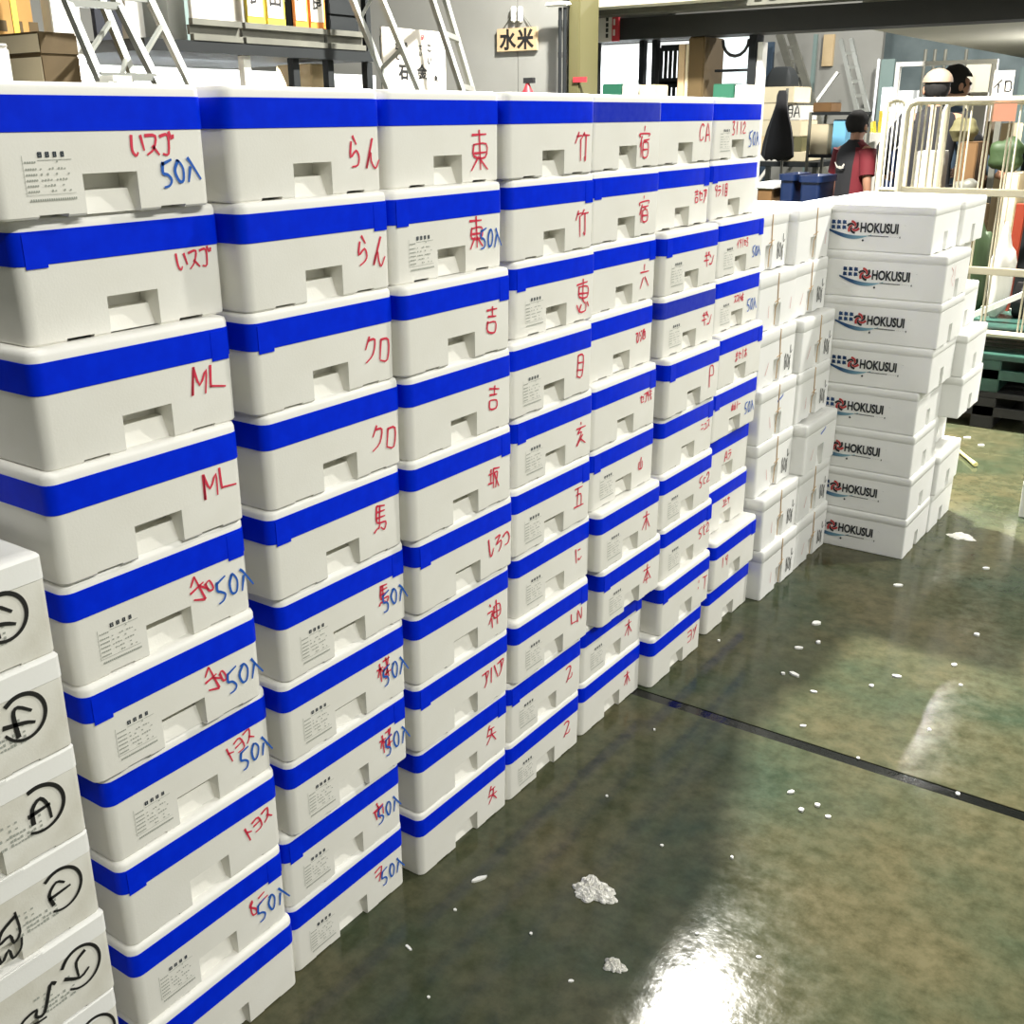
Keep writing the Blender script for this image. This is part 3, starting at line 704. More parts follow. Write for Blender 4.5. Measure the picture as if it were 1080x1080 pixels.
# white panels and cartons on the floor under / on the rack
bm = bmesh.new(); add_box(bm, (RX-1.45, 2.0, 0), (RX-1.40, 7.0, 1.98)); struct('wall_under_rack', bm, M['white_wall'])
bm = bmesh.new(); add_box(bm, (RX-1.3, 3.9, 1.90), (RX-1.25, 5.2, 1.94)); tag(link('added_tube', bm_mesh(bm, 'added_tube'), M['tube']), 'added glowing tube under the rack deck, brightening the white wall', 'lamp')  # glowing tube added along with the light on the white wall
l = bpy.data.lights.new('added_tube_light', 'AREA'); l.shape = 'RECTANGLE'; l.size = 2.4; l.size_y = .1; l.energy = 70; l.color = (.95, .98, 1)  # added area light that brightens the white wall under the rack
lo = bpy.data.objects.new('added_tube_light', l); COL.objects.link(lo); lo.location = (RX-.45, 4.6, 1.90); lo.rotation_euler = (0, math.radians(-60) if False else math.radians(60), 0); l.size = .1; l.size_y = 2.4
# upper level: panels and crates
def side_panel(u0, u1, z0, z1, x, m, name, label, cat, t=.03):
    a = at(u0, 20, x=x); b = at(u1, 20, x=x)
    bm = bmesh.new(); add_box(bm, (x-t, a.y, z0), (x, b.y, z1), .003)
    return solo(name, bm, m, label, cat)
side_panel(203, 258, 2.05, 3.0, RX-.35, M['carton_white'], 'panel_board', 'large plain beige board standing on the rack deck', 'panel')
side_panel(100, 128, 2.05, 3.0, RX-.5, M['cloth_navy'], 'tarpaulin', 'dark navy tarpaulin hanging behind the stepladder', 'tarpaulin')
side_panel(128, 200, 2.05, 3.0, RX-.9, M['teal'], 'panel_board', 'grey-green board behind the stepladder on the rack', 'panel')
for (u0, u1, z0, z1, lab) in ((134, 152, 2.18, 2.48, 'left of two white bins on the rack'), (178, 196, 2.043, 2.36, 'right of two white bins on the rack')):
    side_panel(u0, u1, 2.044, z1, RX-.6, M['white_paint'], 'plastic_bin', lab, 'bin', .3)
o = thing('crate_stack', 'dark slatted crates stacked on the rack deck', 'crate', (0, 0, 0))
a = at(352, 20, x=RX-.07); b = at(382, 20, x=RX-.07); o.location = (RX-.30, (a.y+b.y)/2, 2.0445); w = b.y-a.y
for k in range(3):
    bm = bmesh.new()
    for q in range(3): add_box(bm, (-.2, -w/2, .3*k+.02+.09*q), (.2, w/2, .3*k+.085+.09*q), .004)
    add_box(bm, (-.19, -w/2+.01, .3*k), (.19, w/2-.01, .3*k+.29)); part('crate', bm, M['brown_dark'] if k % 2 else M['dark_metal'], o)

# cartons at the far left, stacked from the floor
def stack_side(u0, u1, x, depth, levels, name, group):
    a = at(u0, 60, x=x); b = at(u1, 60, x=x); y0, y1 = a.y, b.y
    for (z0, z1, m, lab) in levels:
        o = thing(name, lab, 'carton', (x-depth/2, (y0+y1)/2, z0), 0, group); w = y1-y0; h = z1-z0
        bm = bmesh.new(); add_box(bm, (-depth/2, -w/2, 0), (depth/2, w/2, h-.003), .006); part('body', bm, m, o)
        bm = bmesh.new(); add_box(bm, (-depth/2+.006, -w/2+.006, h-.003), (-.003, w/2-.006, h)); add_box(bm, (.003, -w/2+.006, h-.003), (depth/2-.006, w/2-.006, h)); part('flap', bm, m, o)
        yield o, w, h, depth
zt = [0, .6, 1.2, 1.62]
p = at(60, 58, x=-3.25); q = at(60, 34, x=-3.25)
for o, w, h, d in stack_side(43, 84, -3.25, .42, [(0, .62, M['brown'], 'lowest tan carton of the stack by the stepladder'), (.62, 1.24, M['brown'], 'third carton down in the stack by the stepladder'), (1.24, p.z, M['brown_dark'], 'second dark brown carton beside the stepladder'), (p.z, q.z, M['brown_dark'], 'top dark brown carton beside the stepladder')], 'carton', 'brown cartons by the stepladder'):
    bm = bmesh.new(); add_box(bm, (-d/2-.0, -w/2-.0015, .01), (d/2, -w/2-.0003, h-.01)); part('pale_end', bm, M['carton_pale'], o, label='pale carton end')
p = at(10, 78, x=-3.0); q = at(10, 46, x=-3.0)
for o, w, h, d in stack_side(-30, 11, -3.0, .35, [(0, 1.2, M['carton_pale'], 'tall pale carton at the left frame edge'), (1.2, p.z+.1, M['carton_white'], 'white carton at the left frame edge, second from top'), (p.z+.1, q.z, M['carton_white'], 'topmost white carton at the left frame edge')], 'carton', 'white cartons at the left frame edge'):
    pass
for o, w, h, d in stack_side(-40, 41, -4.0, .8, [(0, 1.0, M['crate'], 'lower big brown crate at far left'), (1.0, 1.95, M['brown'], 'middle big brown crate at far left'), (1.95, 3.0, M['crate'], 'upper big brown crate with yellow straps at far left')], 'packing_crate', 'big brown crates at the far left'):
    for yy in (.15, .72):
        bm = bmesh.new(); add_box(bm, (d/2, -w/2+w*yy, 0.0), (d/2+.003, -w/2+w*yy+.03, h-.004)); part('strap', bm, M['yellow'], o)
    bm = bmesh.new()
    for k in range(4):
        for j in range(3): add_box(bm, (d/2, -w/2+.30*w+k*.085, .12+j*.25), (d/2+.0015, -w/2+.30*w+k*.085+.05, .17+j*.25))
    part('stencil_mark', bm, M['brown_dark'], o)
bm = bmesh.new(); a = at(232, 20, x=RX-.6)
add_box(bm, (-3.84, at(43, 10, x=-3.84).y, 0), (-3.76, at(55, 10, x=-3.84).y, 3.0), .004); solo('white_post', bm, M['white_paint'], 'white steel post beside the big brown crates', 'post')
bm = bmesh.new(); add_box(bm, (-4.06, at(55, 10, x=-4.0).y, 0), (-4.0, at(84, 10, x=-4.0).y, 3.0), .004); solo('panel_board', bm, M['carton_white'], 'tall beige board left of the stepladder', 'panel')
a = at(329, 90, x=RX-.2); b = at(345, 64, x=RX-.2)
bm = bmesh.new(); o = thing('carton', 'tall tan carton standing under the rack beam', 'carton', (RX-.35, (a.y+b.y)/2, 0)); w = b.y-a.y
add_box(bm, (-.15, -w/2, 0), (.15, w/2, min(b.z, 1.97)), .005); part('body', bm, M['carton'], o)
# loose foam crumbs of packing on top of the taped wall
bm = bmesh.new(); add_box(bm, (-.03, -.03, 0), (.03, .03, .028), .01); o = solo('foam_offcut', bm, M['scrap'], 'small white foam offcut lying on top of the taped boxes', 'scrap'); o.location = (-.45, 1.30, 10*H)

# ---------------- stepladders leaning by the rack ----------------
def ladder(name, label, rails, rungs, braces, m, w=.034, depth=.03):
    o = thing(name, label, 'ladder', (0, 0, 0))
    P = []
    for (u0, v0, u1, v1, x0, x1) in rails:            # sighted top and bottom of each rail, each at its own distance
        a = at(u0, v0, x=x0); b = at(u1, v1, x=x1); d = (a-b); k = b.z/d.z; f = b - d*k; t = b + d*((2.75-b.z)/d.z)
        P.append((f, t))
    o.location = (sum(p[0].x for p in P)/len(P), sum(p[0].y for p in P)/len(P), 0)
    for f, t in P:
        bm = bmesh.new(); add_bar(bm, f-o.location, t-o.location, w, depth, up=Vector((1, 0, 0))); part('rail', bm, m, o)
    for (i, j, n) in rungs:
        for k in range(1, n):
            q = k/n; bm = bmesh.new(); add_bar(bm, P[i][0].lerp(P[i][1], q)-o.location, P[j][0].lerp(P[j][1], q)-o.location, .035, .03); part('rung', bm, m, o)
    for (i, qi, j, qj) in braces:
        bm = bmesh.new(); add_bar(bm, P[i][0].lerp(P[i][1], qi)-o.location, P[j][0].lerp(P[j][1], qj)-o.location, .018, .018); part('brace', bm, m, o)
    return o
ladder('stepladder', 'aluminium stepladder in front of the brown cartons', [(70, 0, 104, 80, -3.2, -2.95), (122, 0, 162, 80, -3.2, -2.95), (107, 0, 140, 80, -3.4, -3.3), (158, 0, 196, 80, -3.4, -3.3)],
       [(0, 1, 9)], [(0, .70, 2, .76), (0, .62, 2, .70), (1, .70, 3, .76), (2, .8, 3, .8)], M['alu'])
ladder('stepladder', 'aluminium stepladder beside the vertical writing board', [(403, 0, 441, 92, -3.2, -2.95), (456, 0, 486, 92, -3.2, -2.95), (372, 0, 409, 92, -3.35, -3.2), (470, 0, 497, 92, -3.4, -3.3)],
       [(1, 3, 9)], [(0, .86, 2, .80), (0, .74, 2, .70), (0, .64, 2, .60), (0, .9, 1, .9)], M['alu'])

# writing board with columns of brush lettering
a = at(404, 60, x=-3.62); b = at(470, 60, x=-3.62); zt = at(436, 31, x=-3.62).z
o = thing('writing_board', 'white board with columns of black brush lettering behind a stepladder', 'sign', (-3.62, (a.y+b.y)/2, 0)); w = b.y-a.y
bm = bmesh.new(); add_box(bm, (-.02, -w/2, .2), (0, w/2, zt), .003); part('face', bm, M['paper'], o)
for s in (-1, 1):
    bm = bmesh.new(); add_box(bm, (-.05, s*(w/2-.05)-.02, 0), (-.02, s*(w/2-.05)+.02, zt-.05)); part('leg', bm, M['dark_metal'], o)
for (s, z, txt, h, mm) in ((-.17, -.11, 'か', .055, 'black_ink'), (-.17, -.17, 'き', .055, 'black_ink'), (-.09, -.10, 'あ', .035, 'black_ink'), (-.09, -.14, 'ら', .035, 'black_ink'), (-.09, -.18, 'れ', .035, 'black_ink'),
                       (.05, -.11, 'で', .035, 'black_ink'), (.05, -.15, 'い', .035, 'black_ink'), (.14, -.11, 'こ', .055, 'black_ink'), (.14, -.19, 'い', .055, 'black_ink'), (-.12, -.27, '石', .10, 'black_ink'), (.06, -.27, '金', .10, 'black_ink'),
                       (.20, -.30, '魚', .04, 'black_ink'), (.08, -.05, '印', .04, 'redsign')):
    text_on('lettering', txt, h, M[mm], o, (.002, s*w/.62, zt+z), (0, 1, 0), (0, 0, 1), h*.05)

# ---------------- grey panel wall with the hanging wooden sign ----------------
yw = 8.0
a = at(470, 60, y=yw); b = at(598, 60, y=yw); mid = at(546, 60, y=yw)
bm = bmesh.new(); add_box(bm, (a.x-1.5, yw, 0), (mid.x-.004, yw+.1, 4.6)); add_box(bm, (mid.x+.004, yw, 0), (b.x, yw+.1, 4.6)); add_box(bm, (mid.x-.02, yw+.01, 0), (mid.x+.02, yw+.1, 4.6))
struct('wall_panel', bm, M['wall_grey'])
a = at(524, 55, y=yw-.03); b = at(566, 28, y=yw-.03)
o = thing('hanging_sign', 'tan wooden plaque lettered 水米 hanging by string on the grey wall', 'sign', ((a.x+b.x)/2, yw-.03, (a.z+b.z)/2)); w = b.x-a.x; h = b.z-a.z
bm = bmesh.new(); add_box(bm, (-w/2, 0, -h/2), (w/2, .025, h/2), .003); part('plaque', bm, M['paper_tan'], o)
text_on('lettering', '水', h*.92, M['black_ink'], o, (-w*.22, -.001, -.01), (1, 0, 0), (0, 0, 1), .006); text_on('lettering', '米', h*.92, M['black_ink'], o, (w*.22, -.001, -.01), (1, 0, 0), (0, 0, 1), .006)
bm = bmesh.new(); add_tube(bm, [(-w*.38, .012, h/2-.01), (0, .02, h/2+.16), (w*.38, .012, h/2-.01)], .004, 6); part('string', bm, M['steel'], o)
for du in (541, 548):
    c = at(du, 15, y=yw-.03); bm = bmesh.new(); add_box(bm, (-.022, -.01, -.06), (.022, .028, .06), .01); oo = solo('wall_hook', bm, M['white_paint'], 'white hook %s above the hanging wooden plaque' % ('at left' if du < 545 else 'at right'), 'hook'); oo.location = c
lamp(at(585, 20, y=7.6).x, 7.5, 3.0, 5, .25, (1, 1, .97))
# olive column with two dark pipes
a = at(599, 60, y=7.9); b = at(611, 60, y=7.9)
bm = bmesh.new(); add_box(bm, (a.x, 7.9, 0), (b.x, 8.2, 4.6), .01); struct('column', bm, M['olive'])
for i, u in enumerate((590.5, 595.5)):
    c = at(u, 60, y=7.86); bm = bmesh.new(); add_tube(bm, [(c.x, 7.86, 0), (c.x, 7.86, at(u, 8, y=7.86).z)], .015, 10)
    for v in (24, 58):
        zc = at(u, v, y=7.86).z; add_tube(bm, [(c.x, 7.86, zc-.02), (c.x, 7.86, zc+.02)], .0172, 10)
    solo('pipe', bm, M['dark_metal'], 'dark vertical pipe, %s of the pair beside the olive column' % ('left' if i == 0 else 'right'), 'pipe', smooth=True)
c0 = at(580, 8, y=7.9); c1 = at(604, 2, y=7.9); bm = bmesh.new(); add_box(bm, (c0.x, 7.82, c0.z), (c1.x, 7.89, c1.z), .01); solo('junction_box', bm, M['white_paint'], 'white junction box above the two dark pipes', 'box')
a = at(605, 87, y=7.895); b = at(619, 81, y=7.895); bm = bmesh.new(); add_box(bm, (a.x, 7.885, a.z), (b.x, 7.898, b.z)); solo('notice_plate', bm, M['redsign'], 'small red notice plate on the olive column', 'sign')
a = at(581, 92, y=7.9); b = at(587, 83, y=7.9); o = thing('fire_extinguisher', 'small red extinguisher standing by the grey wall', 'extinguisher', ((a.x+b.x)/2-.02, 7.55, 0)); hz = b.z
bm = bmesh.new(); add_tube(bm, [(0, 0, hz-.5), (0, 0, hz-.12), (0, 0, hz-.08), (0, 0, hz-.04)], [.055, .055, .03, .015], 12); part('cylinder', bm, M['redsign'], o, True)
bm = bmesh.new(); add_box(bm, (-.03, -.02, hz-.04), (.06, .02, hz)); part('valve', bm, M['black'], o); bm = bmesh.new(); add_box(bm, (-.14, -.12, 0), (.14, .12, hz-.5), .01); part('stand', bm, M['dark_metal'], o)

# ---------------- dark beam, soffit, duct ----------------
YB = 9.0
zb = at(735, 38, y=YB).z; x0 = at(621, 60, y=YB).x
ZT = at(690, 17, y=YB).z
bm = bmesh.new(); add_box(bm, (x0-.1, YB, zb), (6, YB+.3, ZT)); struct('beam_front', bm, M['beam'])
xs = at(893, 37, y=YB).x
bm = bmesh.new(); add_box(bm, (xs, YB+.301, zb+.02), (6, 19.7, zb+.3)); struct('soffit', bm, M['soffit'])
bm = bmesh.new(); add_box(bm, (x0-.6, YB-.25, ZT+.01), (6, YB-.02, ZT+.05)); 
k = 0
xx = x0-.6
while xx < 2.0: add_box(bm, (xx, YB-.27, ZT+.05), (xx+.06, YB-.02, ZT+.4)); xx += .12
add_box(bm, (x0-.6, YB-.2, ZT+.05), (6, YB-.02, ZT+.42)); struct('ribbed_fascia', bm, M['steel'])
bm = bmesh.new(); a = at(585, 4, y=YB-.3); add_box(bm, (a.x, YB-.5, ZT+.05), (a.x+1.8, YB-.28, ZT+.30)); struct('soffit_edge', bm, M['soffit'])

# ---------------- shop front under the beam ----------------
YS_ = 9.15
def shop_rect(name, u0, v0, u1, v1, y, m, label, cat, t=.04, zb=None):
    a = at(u0, v1, y=y); b = at(u1, v0, y=y); bm = bmesh.new(); add_box(bm, (a.x, y, a.z if zb is None else zb), (b.x, y+t, b.z)); 
    return solo(name, bm, m, label, cat)
a = at(620, 46, y=YS_); b = at(737, 17, y=YS_)
bm = bmesh.new(); add_box(bm, (a.x, YS_+.16, a.z), (b.x, YS_+.3, zb-.001)); 
struct('fascia', bm, M['dark_metal'])
a = at(620, 45, y=YB-.04); b = at(645, 16, y=YB-.04); c = at(652, 16, y=YB-.04)
o = thing('shop_sign', 'small white and red sign board on the dark beam', 'sign', (a.x, YB-.032, a.z))
bm = bmesh.new(); add_box(bm, (0, 0, 0), (b.x-a.x, .03, b.z-a.z), .002); part('white_panel', bm, M['paper'], o)
bm = bmesh.new(); add_box(bm, (b.x-a.x+.001, 0, 0), (c.x-a.x, .03, b.z-a.z), .002); part('red_panel', bm, M['redsign'], o)
bm = bmesh.new()
for (fx, fz, s) in ((.12, .15, .03), (.12, .75, .03), (.75, .15, .026), (.75, .36, .026), (.75, .56, .026), (.75, .78, .026)):
    add_box(bm, ((b.x-a.x)*fx, -.002, (b.z-a.z)*fz), ((b.x-a.x)*fx+s, -.0005, (b.z-a.z)*fz+s*1.3))
part('print_mark', bm, M['black_ink'], o)
bm = bmesh.new()
for fz in (.22, .62): add_box(bm, (b.x-a.x+.015, -.002, (b.z-a.z)*fz), (b.x-a.x+.035, -.0005, (b.z-a.z)*fz+.05))
part('print_mark', bm, M['paper'], o)
# lit interior behind the front
YI = 10.6
def glowwall(n, u0, v0, u1, v1, m, y=YI):
    a = at(u0, v1, y=y); b = at(u1, v0, y=y); bm = bmesh.new(); add_box(bm, (a.x, y, 0), (b.x, y+.05, b.z)); struct(n, bm, m)
glowwall('wall_shop', 560, 30, 752, 0, M['white_wall'])
lamp((at(650, 60, y=YI).x), YI-.6, 2.35, 55, .8, (.93, .97, 1))
for i, u in enumerate((627.5, 676, 689.5)):
    a = at(u, 60, y=YS_); bm = bmesh.new(); add_box(bm, (a.x-.022, YS_, 0), (a.x+.022, YS_+.08, zb-.002), .003); solo('door_mullion', bm, M['dark_metal'], 'dark shopfront mullion, %s of three' % ('left', 'middle', 'right')[i], 'mullion')
a = at(693, 95, y=YS_); b = at(724, 46, y=YS_)
o = thing('window_grille', 'dark barred grille in the lit shopfront', 'grille', ((a.x+b.x)/2, YS_+.05, a.z-.6)); w = b.x-a.x; hh = b.z-a.z+.6
for k in range(7):
    bm = bmesh.new(); add_box(bm, (-w/2+w*k/6-.012, 0, .02), (-w/2+w*k/6+.012, .024, hh-.02)); part('bar', bm, M['dark_metal'], o)
for z in (0, .62, hh-.32, hh-.05):
    bm = bmesh.new(); add_box(bm, (-w/2, -.004, z), (w/2, .028, z+.05)); part('rail', bm, M['dark_metal'], o)
bm = bmesh.new(); add_box(bm, (-w/2, 0, -(a.z-.6)), (w/2, .03, -.0005)); part('kick_panel', bm, M['dark_metal'], o)
for i, (u, m) in enumerate(((721, 'paper_tan'), (728.6, 'carton_pale'))):
    a = at(u, 60, y=YS_-.05); bm = bmesh.new(); add_box(bm, (a.x-.03, YS_-.09, 0), (a.x+.03, YS_-.04, at(u, 47, y=YS_-.05).z), .004); solo('timber_post', bm, M[m], '%s timber post beside the barred grille' % ('tan' if i == 0 else 'pale'), 'post')
a = at(731, 60, y=YS_); b = at(748, 60, y=YS_); bm = bmesh.new(); add_box(bm, (a.x, YS_-.1, 0), (b.x, YS_+.3, zb-.002), .01); struct('column_dark', bm, M['brown_dark'])
# second opening with its hose hook
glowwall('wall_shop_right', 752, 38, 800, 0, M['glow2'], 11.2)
a = at(789, 60, y=YS_); b = at(797, 60, y=YS_); bm = bmesh.new(); add_box(bm, (a.x, YS_, 0), (b.x, YS_+.15, zb-.002)); struct('column_slim', bm, M['dark_metal'])
a = at(797.5, 60, y=YS_); b = at(803, 60, y=YS_); bm = bmesh.new(); add_box(bm, (a.x, YS_+.02, 0), (b.x, YS_+.12, zb-.06)); solo('door_frame_post', bm, M['white_paint'], 'white door post next to the slim dark column', 'post')
a = at(752, 76, y=YS_); b = at(790, 72, y=YS_); bm = bmesh.new(); add_box(bm, (a.x, YS_+.03, a.z), (b.x, YS_+.1, b.z)); solo('cross_rail', bm, M['dark_metal'], 'dark rail across the second shop opening', 'rail')
c = at(760, 42, y=YS_); bm = bmesh.new(); add_tube(bm, [(c.x+(.17-.17*math.cos(t*math.pi/8))*.7, YS_+.05, c.z-.13*math.sin(t*math.pi/8)) for t in range(9)], .014, 8); solo('hose', bm, M['black'], 'black hose looped below the dark beam', 'hose', smooth=True)
# green and pale goods just over the wall top
def shelf_goods():
    a = at(634, 95, y=8.7); b = at(790, 95, y=8.7)
    o = thing('display_counter', 'long low counter in front of the lit shopfront', 'counter', ((a.x+b.x)/2, 8.75, 0)); w = b.x-a.x
    bm = bmesh.new(); add_box(bm, (-w/2, -.2, a.z-.2), (w/2, .2, a.z-.16), .004); part('top', bm, M['white_paint'], o)
    bm = bmesh.new(); add_box(bm, (-w/2+.03, -.17, 0), (w/2-.03, .17, a.z-.2)); part('cabinet', bm, M['teal'], o)
    zc = a.z-.16
    for (u0, u1, v, m, lab) in ((635, 655, 88, 'green', 'green plastic crate on the counter left of a white carton'), (656, 671, 89, 'carton_white', 'white carton on the counter beside a green crate'), (674, 690, 89, 'carton_pale', 'pale carton on the counter left of the grille'),
                          (752, 774, 88, 'green', 'green crate on the counter under the black hose'), (775, 789, 89, 'carton_white', 'white carton at the right end of the counter')):
        carton('crate' if 'crate' in lab else 'carton', lab, u0, v, u1, 95, 8.6, .26, M[m], zb=zc+.001)
shelf_goods()

# ---------------- market clutter beyond the foam boxes, right of centre ----------------
YT = 11.6
a = at(795, 170, y=YT); b = at(850, 170, y=YT); zt1 = a.z
o = thing('goods_table', 'low dark table carrying cartons behind the taped wall', 'table', ((a.x+b.x)/2, YT+.35, 0)); w = b.x-a.x+.3
bm = bmesh.new(); add_box(bm, (-w/2, -.4, zt1-.05), (w/2, .4, zt1), .005); part('tabletop', bm, M['dark_metal'], o)
for sx in (-1, 1):
    for sy in (-1, 1):
        bm = bmesh.new(); add_box(bm, (sx*(w/2-.04)-.025, sy*.35-.025, 0), (sx*(w/2-.04)+.025, sy*.35+.025, zt1-.05)); part('leg', bm, M['steel'], o)
cc = [(800, 163, 821, 170, 'carton_white', 'lowest pale tray on the dark table, left'), (823, 160, 850, 170, 'carton_pale', 'pale tray of goods on the dark table, right'),
      (797, 144, 822, 163, 'carton', 'tan carton on the dark table behind a black apron'), (836, 144, 846, 160, 'olive', 'olive carton right of the black apron'),
      (797, 127, 823, 144, 'carton_pale', 'pale carton, third from the top behind the apron'), (829, 127, 845, 144, 'carton_pale', 'pale carton right of the apron shoulder'),
      (797, 109, 822, 127, 'carton_pale', 'pale carton below the topmost one, left of the apron'), (829, 111, 845, 127, 'carton_white', 'white carton with dark brush marks beside the apron'), (795, 91, 838, 109, 'carton_pale', 'topmost wide pale carton over the apron')]
for (u0, v0, u1, v1, m, lab) in cc:
    oo = carton('carton', lab, u0, v0, u1, v1, YT, .5, M[m], group='cartons on the dark table')
    if 'brush' in lab:
        w_ = abs(at(u1, 0, y=YT).x-at(u0, 0, y=YT).x)
        writing('brush_mark', glyph_strokes('目A', 0, .09, .11, 0, .7), .014, M['black_ink'], oo, lambda s, t: (s, -.2515, t))
# lamp-like grey bundle on the topmost carton
c = at(818, 80, y=YT+.1); zz = at(818, 91, y=YT).z
bm = bmesh.new(); add_loft(bm, c.x-.13, c.x+.17, YT+.1, YT+.4, .06, [(zz, 0), (zz+.10, .01), (zz+.18, .06), (zz+.2, .09)]); solo('cloth_bundle', bm, M['dark_metal'], 'dark grey cloth bundle on the topmost pale carton', 'bundle', smooth=True)
# the hanging black apron on its post
c = at(826, 100, y=10.6); zb_ = at(826, 168, y=10.6).z
o = thing('coat_stand', 'thin post with a hook behind the taped wall, carrying a black apron', 'stand', (c.x, 10.7, 0))
bm = bmesh.new(); add_tube(bm, [(0, 0, .02), (0, 0, c.z+.06)], .015, 8); part('post', bm, M['steel'], o); bm = bmesh.new(); add_box(bm, (-.15, -.15, 0), (.15, .15, .02)); part('base', bm, M['dark_metal'], o)
bm = bmesh.new(); n = 14; rings = []
for (fz, rx, ry) in ((1.0, .035, .03), (.93, .05, .045), (.80, .055, .05), (.62, .085, .06), (.42, .125, .07), (.2, .155, .08), (.04, .165, .08), (0, .13, .07)):
    z = zb_+(c.z+.04-zb_)*fz; rings.append([bm.verts.new((c.x+rx*math.cos(2*math.pi*k/n)*(1+.10*math.sin(3*k)), 10.58+ry*math.sin(2*math.pi*k/n), z+.02*math.sin(k*2.1)*(1-fz))) for k in range(n)])
for A_, B_ in zip(rings, rings[1:]):
    for k in range(n): bm.faces.new((A_[k], A_[(k+1) % n], B_[(k+1) % n], B_[k]))
bm.faces.new(rings[0]); bm.faces.new(rings[-1][::-1])
solo('apron', bm, M['cloth_black'], 'black rubber apron hanging in front of the pale cartons', 'apron', smooth=True)
# blue bins and a lidded wooden box under the table's edge
for (u0, v0, u1, v1, y, lab) in ((818, 184, 838, 230, 9.0, 'left of two dark blue bins beyond the foam boxes'), (839, 186, 866, 230, 9.0, 'right of two dark blue bins beyond the foam boxes')):
    a = at(u0, v1, y=y); b = at(u1, v0, y=y); o = thing('plastic_bin', lab, 'bin', ((a.x+b.x)/2, y+.2, 0), 0, 'dark blue bins'); w = b.x-a.x
    bm = bmesh.new(); add_loft(bm, -w/2, w/2, -.2, .2, .04, [(0, .04), (b.z-.05, .008), (b.z-.05, .0)]); part('body', bm, M['navy'], o, True)
    bm = bmesh.new(); add_loft(bm, -w/2-.008, w/2+.008, -.208, .208, .045, [(b.z-.05, 0), (b.z, 0), (b.z, .02), (b.z-.02, .03)]); part('rim', bm, M['navy'], o, True)
a = at(796, 206, y=9.0); b = at(816, 193, y=9.0); o = thing('wooden_box', 'wooden box with a white foam lid left of the blue bins', 'box', ((a.x+b.x)/2, 9.2, 0)); w = b.x-a.x; zl = at(800, 199, y=9.0).z
bm = bmesh.new(); add_box(bm, (-w/2+.02, -.18, 0), (w/2-.02, .18, zl)); part('body', bm, M['brown'], o); bm = bmesh.new(); add_box(bm, (-w/2, -.2, zl), (w/2, .2, b.z), .008); part('lid', bm, M['foam_white'], o)
# light rack stand with a pale carton and blue sheet
a = at(846, 215, y=10.9); b = at(876, 118, y=10.9); c = at(902, 118, y=10.9)
o = thing('wire_rack', 'slim steel rack holding a pale carton beside the person in red', 'rack', ((a.x+c.x)/2, 11.15, 0)); w = c.x-a.x; zt2 = b.z
for sx in (-1, 1):
    for sy in (-1, 1):
        bm = bmesh.new(); add_box(bm, (sx*(w/2)-.012, sy*.22-.012, 0), (sx*(w/2)+.012, sy*.22+.012, zt2-.0005)); part('post', bm, M['steel'], o)
zs1 = at(850, 163, y=10.9).z
for z in (zt2, zs1, .3):
    bm = bmesh.new(); add_box(bm, (-w/2-.012, -.23, z-.03), (w/2+.012, .23, z)); part('shelf', bm, M['dark_metal'], o)
carton('carton', 'pale carton with red print on the slim rack', 853, 131, 874, 163, 10.95, .35, M['carton_pale'], zb=zs1)
carton('carton', 'brown carton on top of the slim rack', 857, 108, 877, 118, 10.98, .3, M['brown'], zb=zt2)
carton('folded_sheet', 'folded light blue sheet on the slim rack shelf', 876, 126, 893, 163, 11.0, .3, M['blue_sheet'], zb=zs1, cat='sheet')

# ---------------- back of the hall: wall panels, ladders, shelving ----------------
YK = 15.5
def backpanel(name, u0, v0, u1, v1, y, m, label, cat='panel', t=.06, zb=0.0):
    a = at(u0, v1, y=y); b = at(u1, v0, y=y); bm = bmesh.new(); add_box(bm, (a.x, y, zb if zb is not None else a.z), (b.x, y+t, b.z), .003); return solo(name, bm, m, label, cat)
a = at(738, 100, y=YK); b = at(930, 30, y=YK)
bm = bmesh.new(); add_box(bm, (a.x-.5, YK+.1, 0), (b.x, YK+.2, 4.5)); struct('wall_market', bm, M['wall_grey'])
a = at(930, 100, y=YK+1.6); b = at(1180, 30, y=YK+1.6)
bm = bmesh.new(); add_box(bm, (a.x-.5, YK+1.7, 0), (b.x, YK+1.8, 4.5)); struct('wall_market_far', bm, mat('blue_grey_wall', (0.20, 0.25, 0.26), .7, noise=(.12, .16, .17), nscale=2.5))
backpanel('blue_locker', 852, 36, 862, 112, YK-.3, M['teal'], 'tall blue-grey locker between the two far ladders', 'locker')
backpanel('panel_board', 866, 36, 880, 70, YK+.04, M['carton'], 'tan board with framed panes on the far wall', 'panel', zb=None)
backpanel('lit_doorway', 921, 62, 926, 120, YK-.1, M['glow'], 'narrow lit doorway on the far wall', 'doorway')
backpanel('grey_cabinet', 800, 44, 816, 112, YK-.4, M['cloth_blue'], 'dark cabinet left of the wide far ladder', 'cabinet')
for (uu, yy, zz_, ee) in ((1160, 11.5, 1.9, 80), (812, 13.8, 3.4, 22)):  # unseen point lights added to brighten the soffit and far hall
    pl = bpy.data.lights.new('added_fill', 'POINT'); pl.energy = ee; pl.shadow_soft_size = .12; po = bpy.data.objects.new('added_fill', pl); COL.objects.link(po); po.location = (at(uu, 100, y=yy).x, yy, zz_)
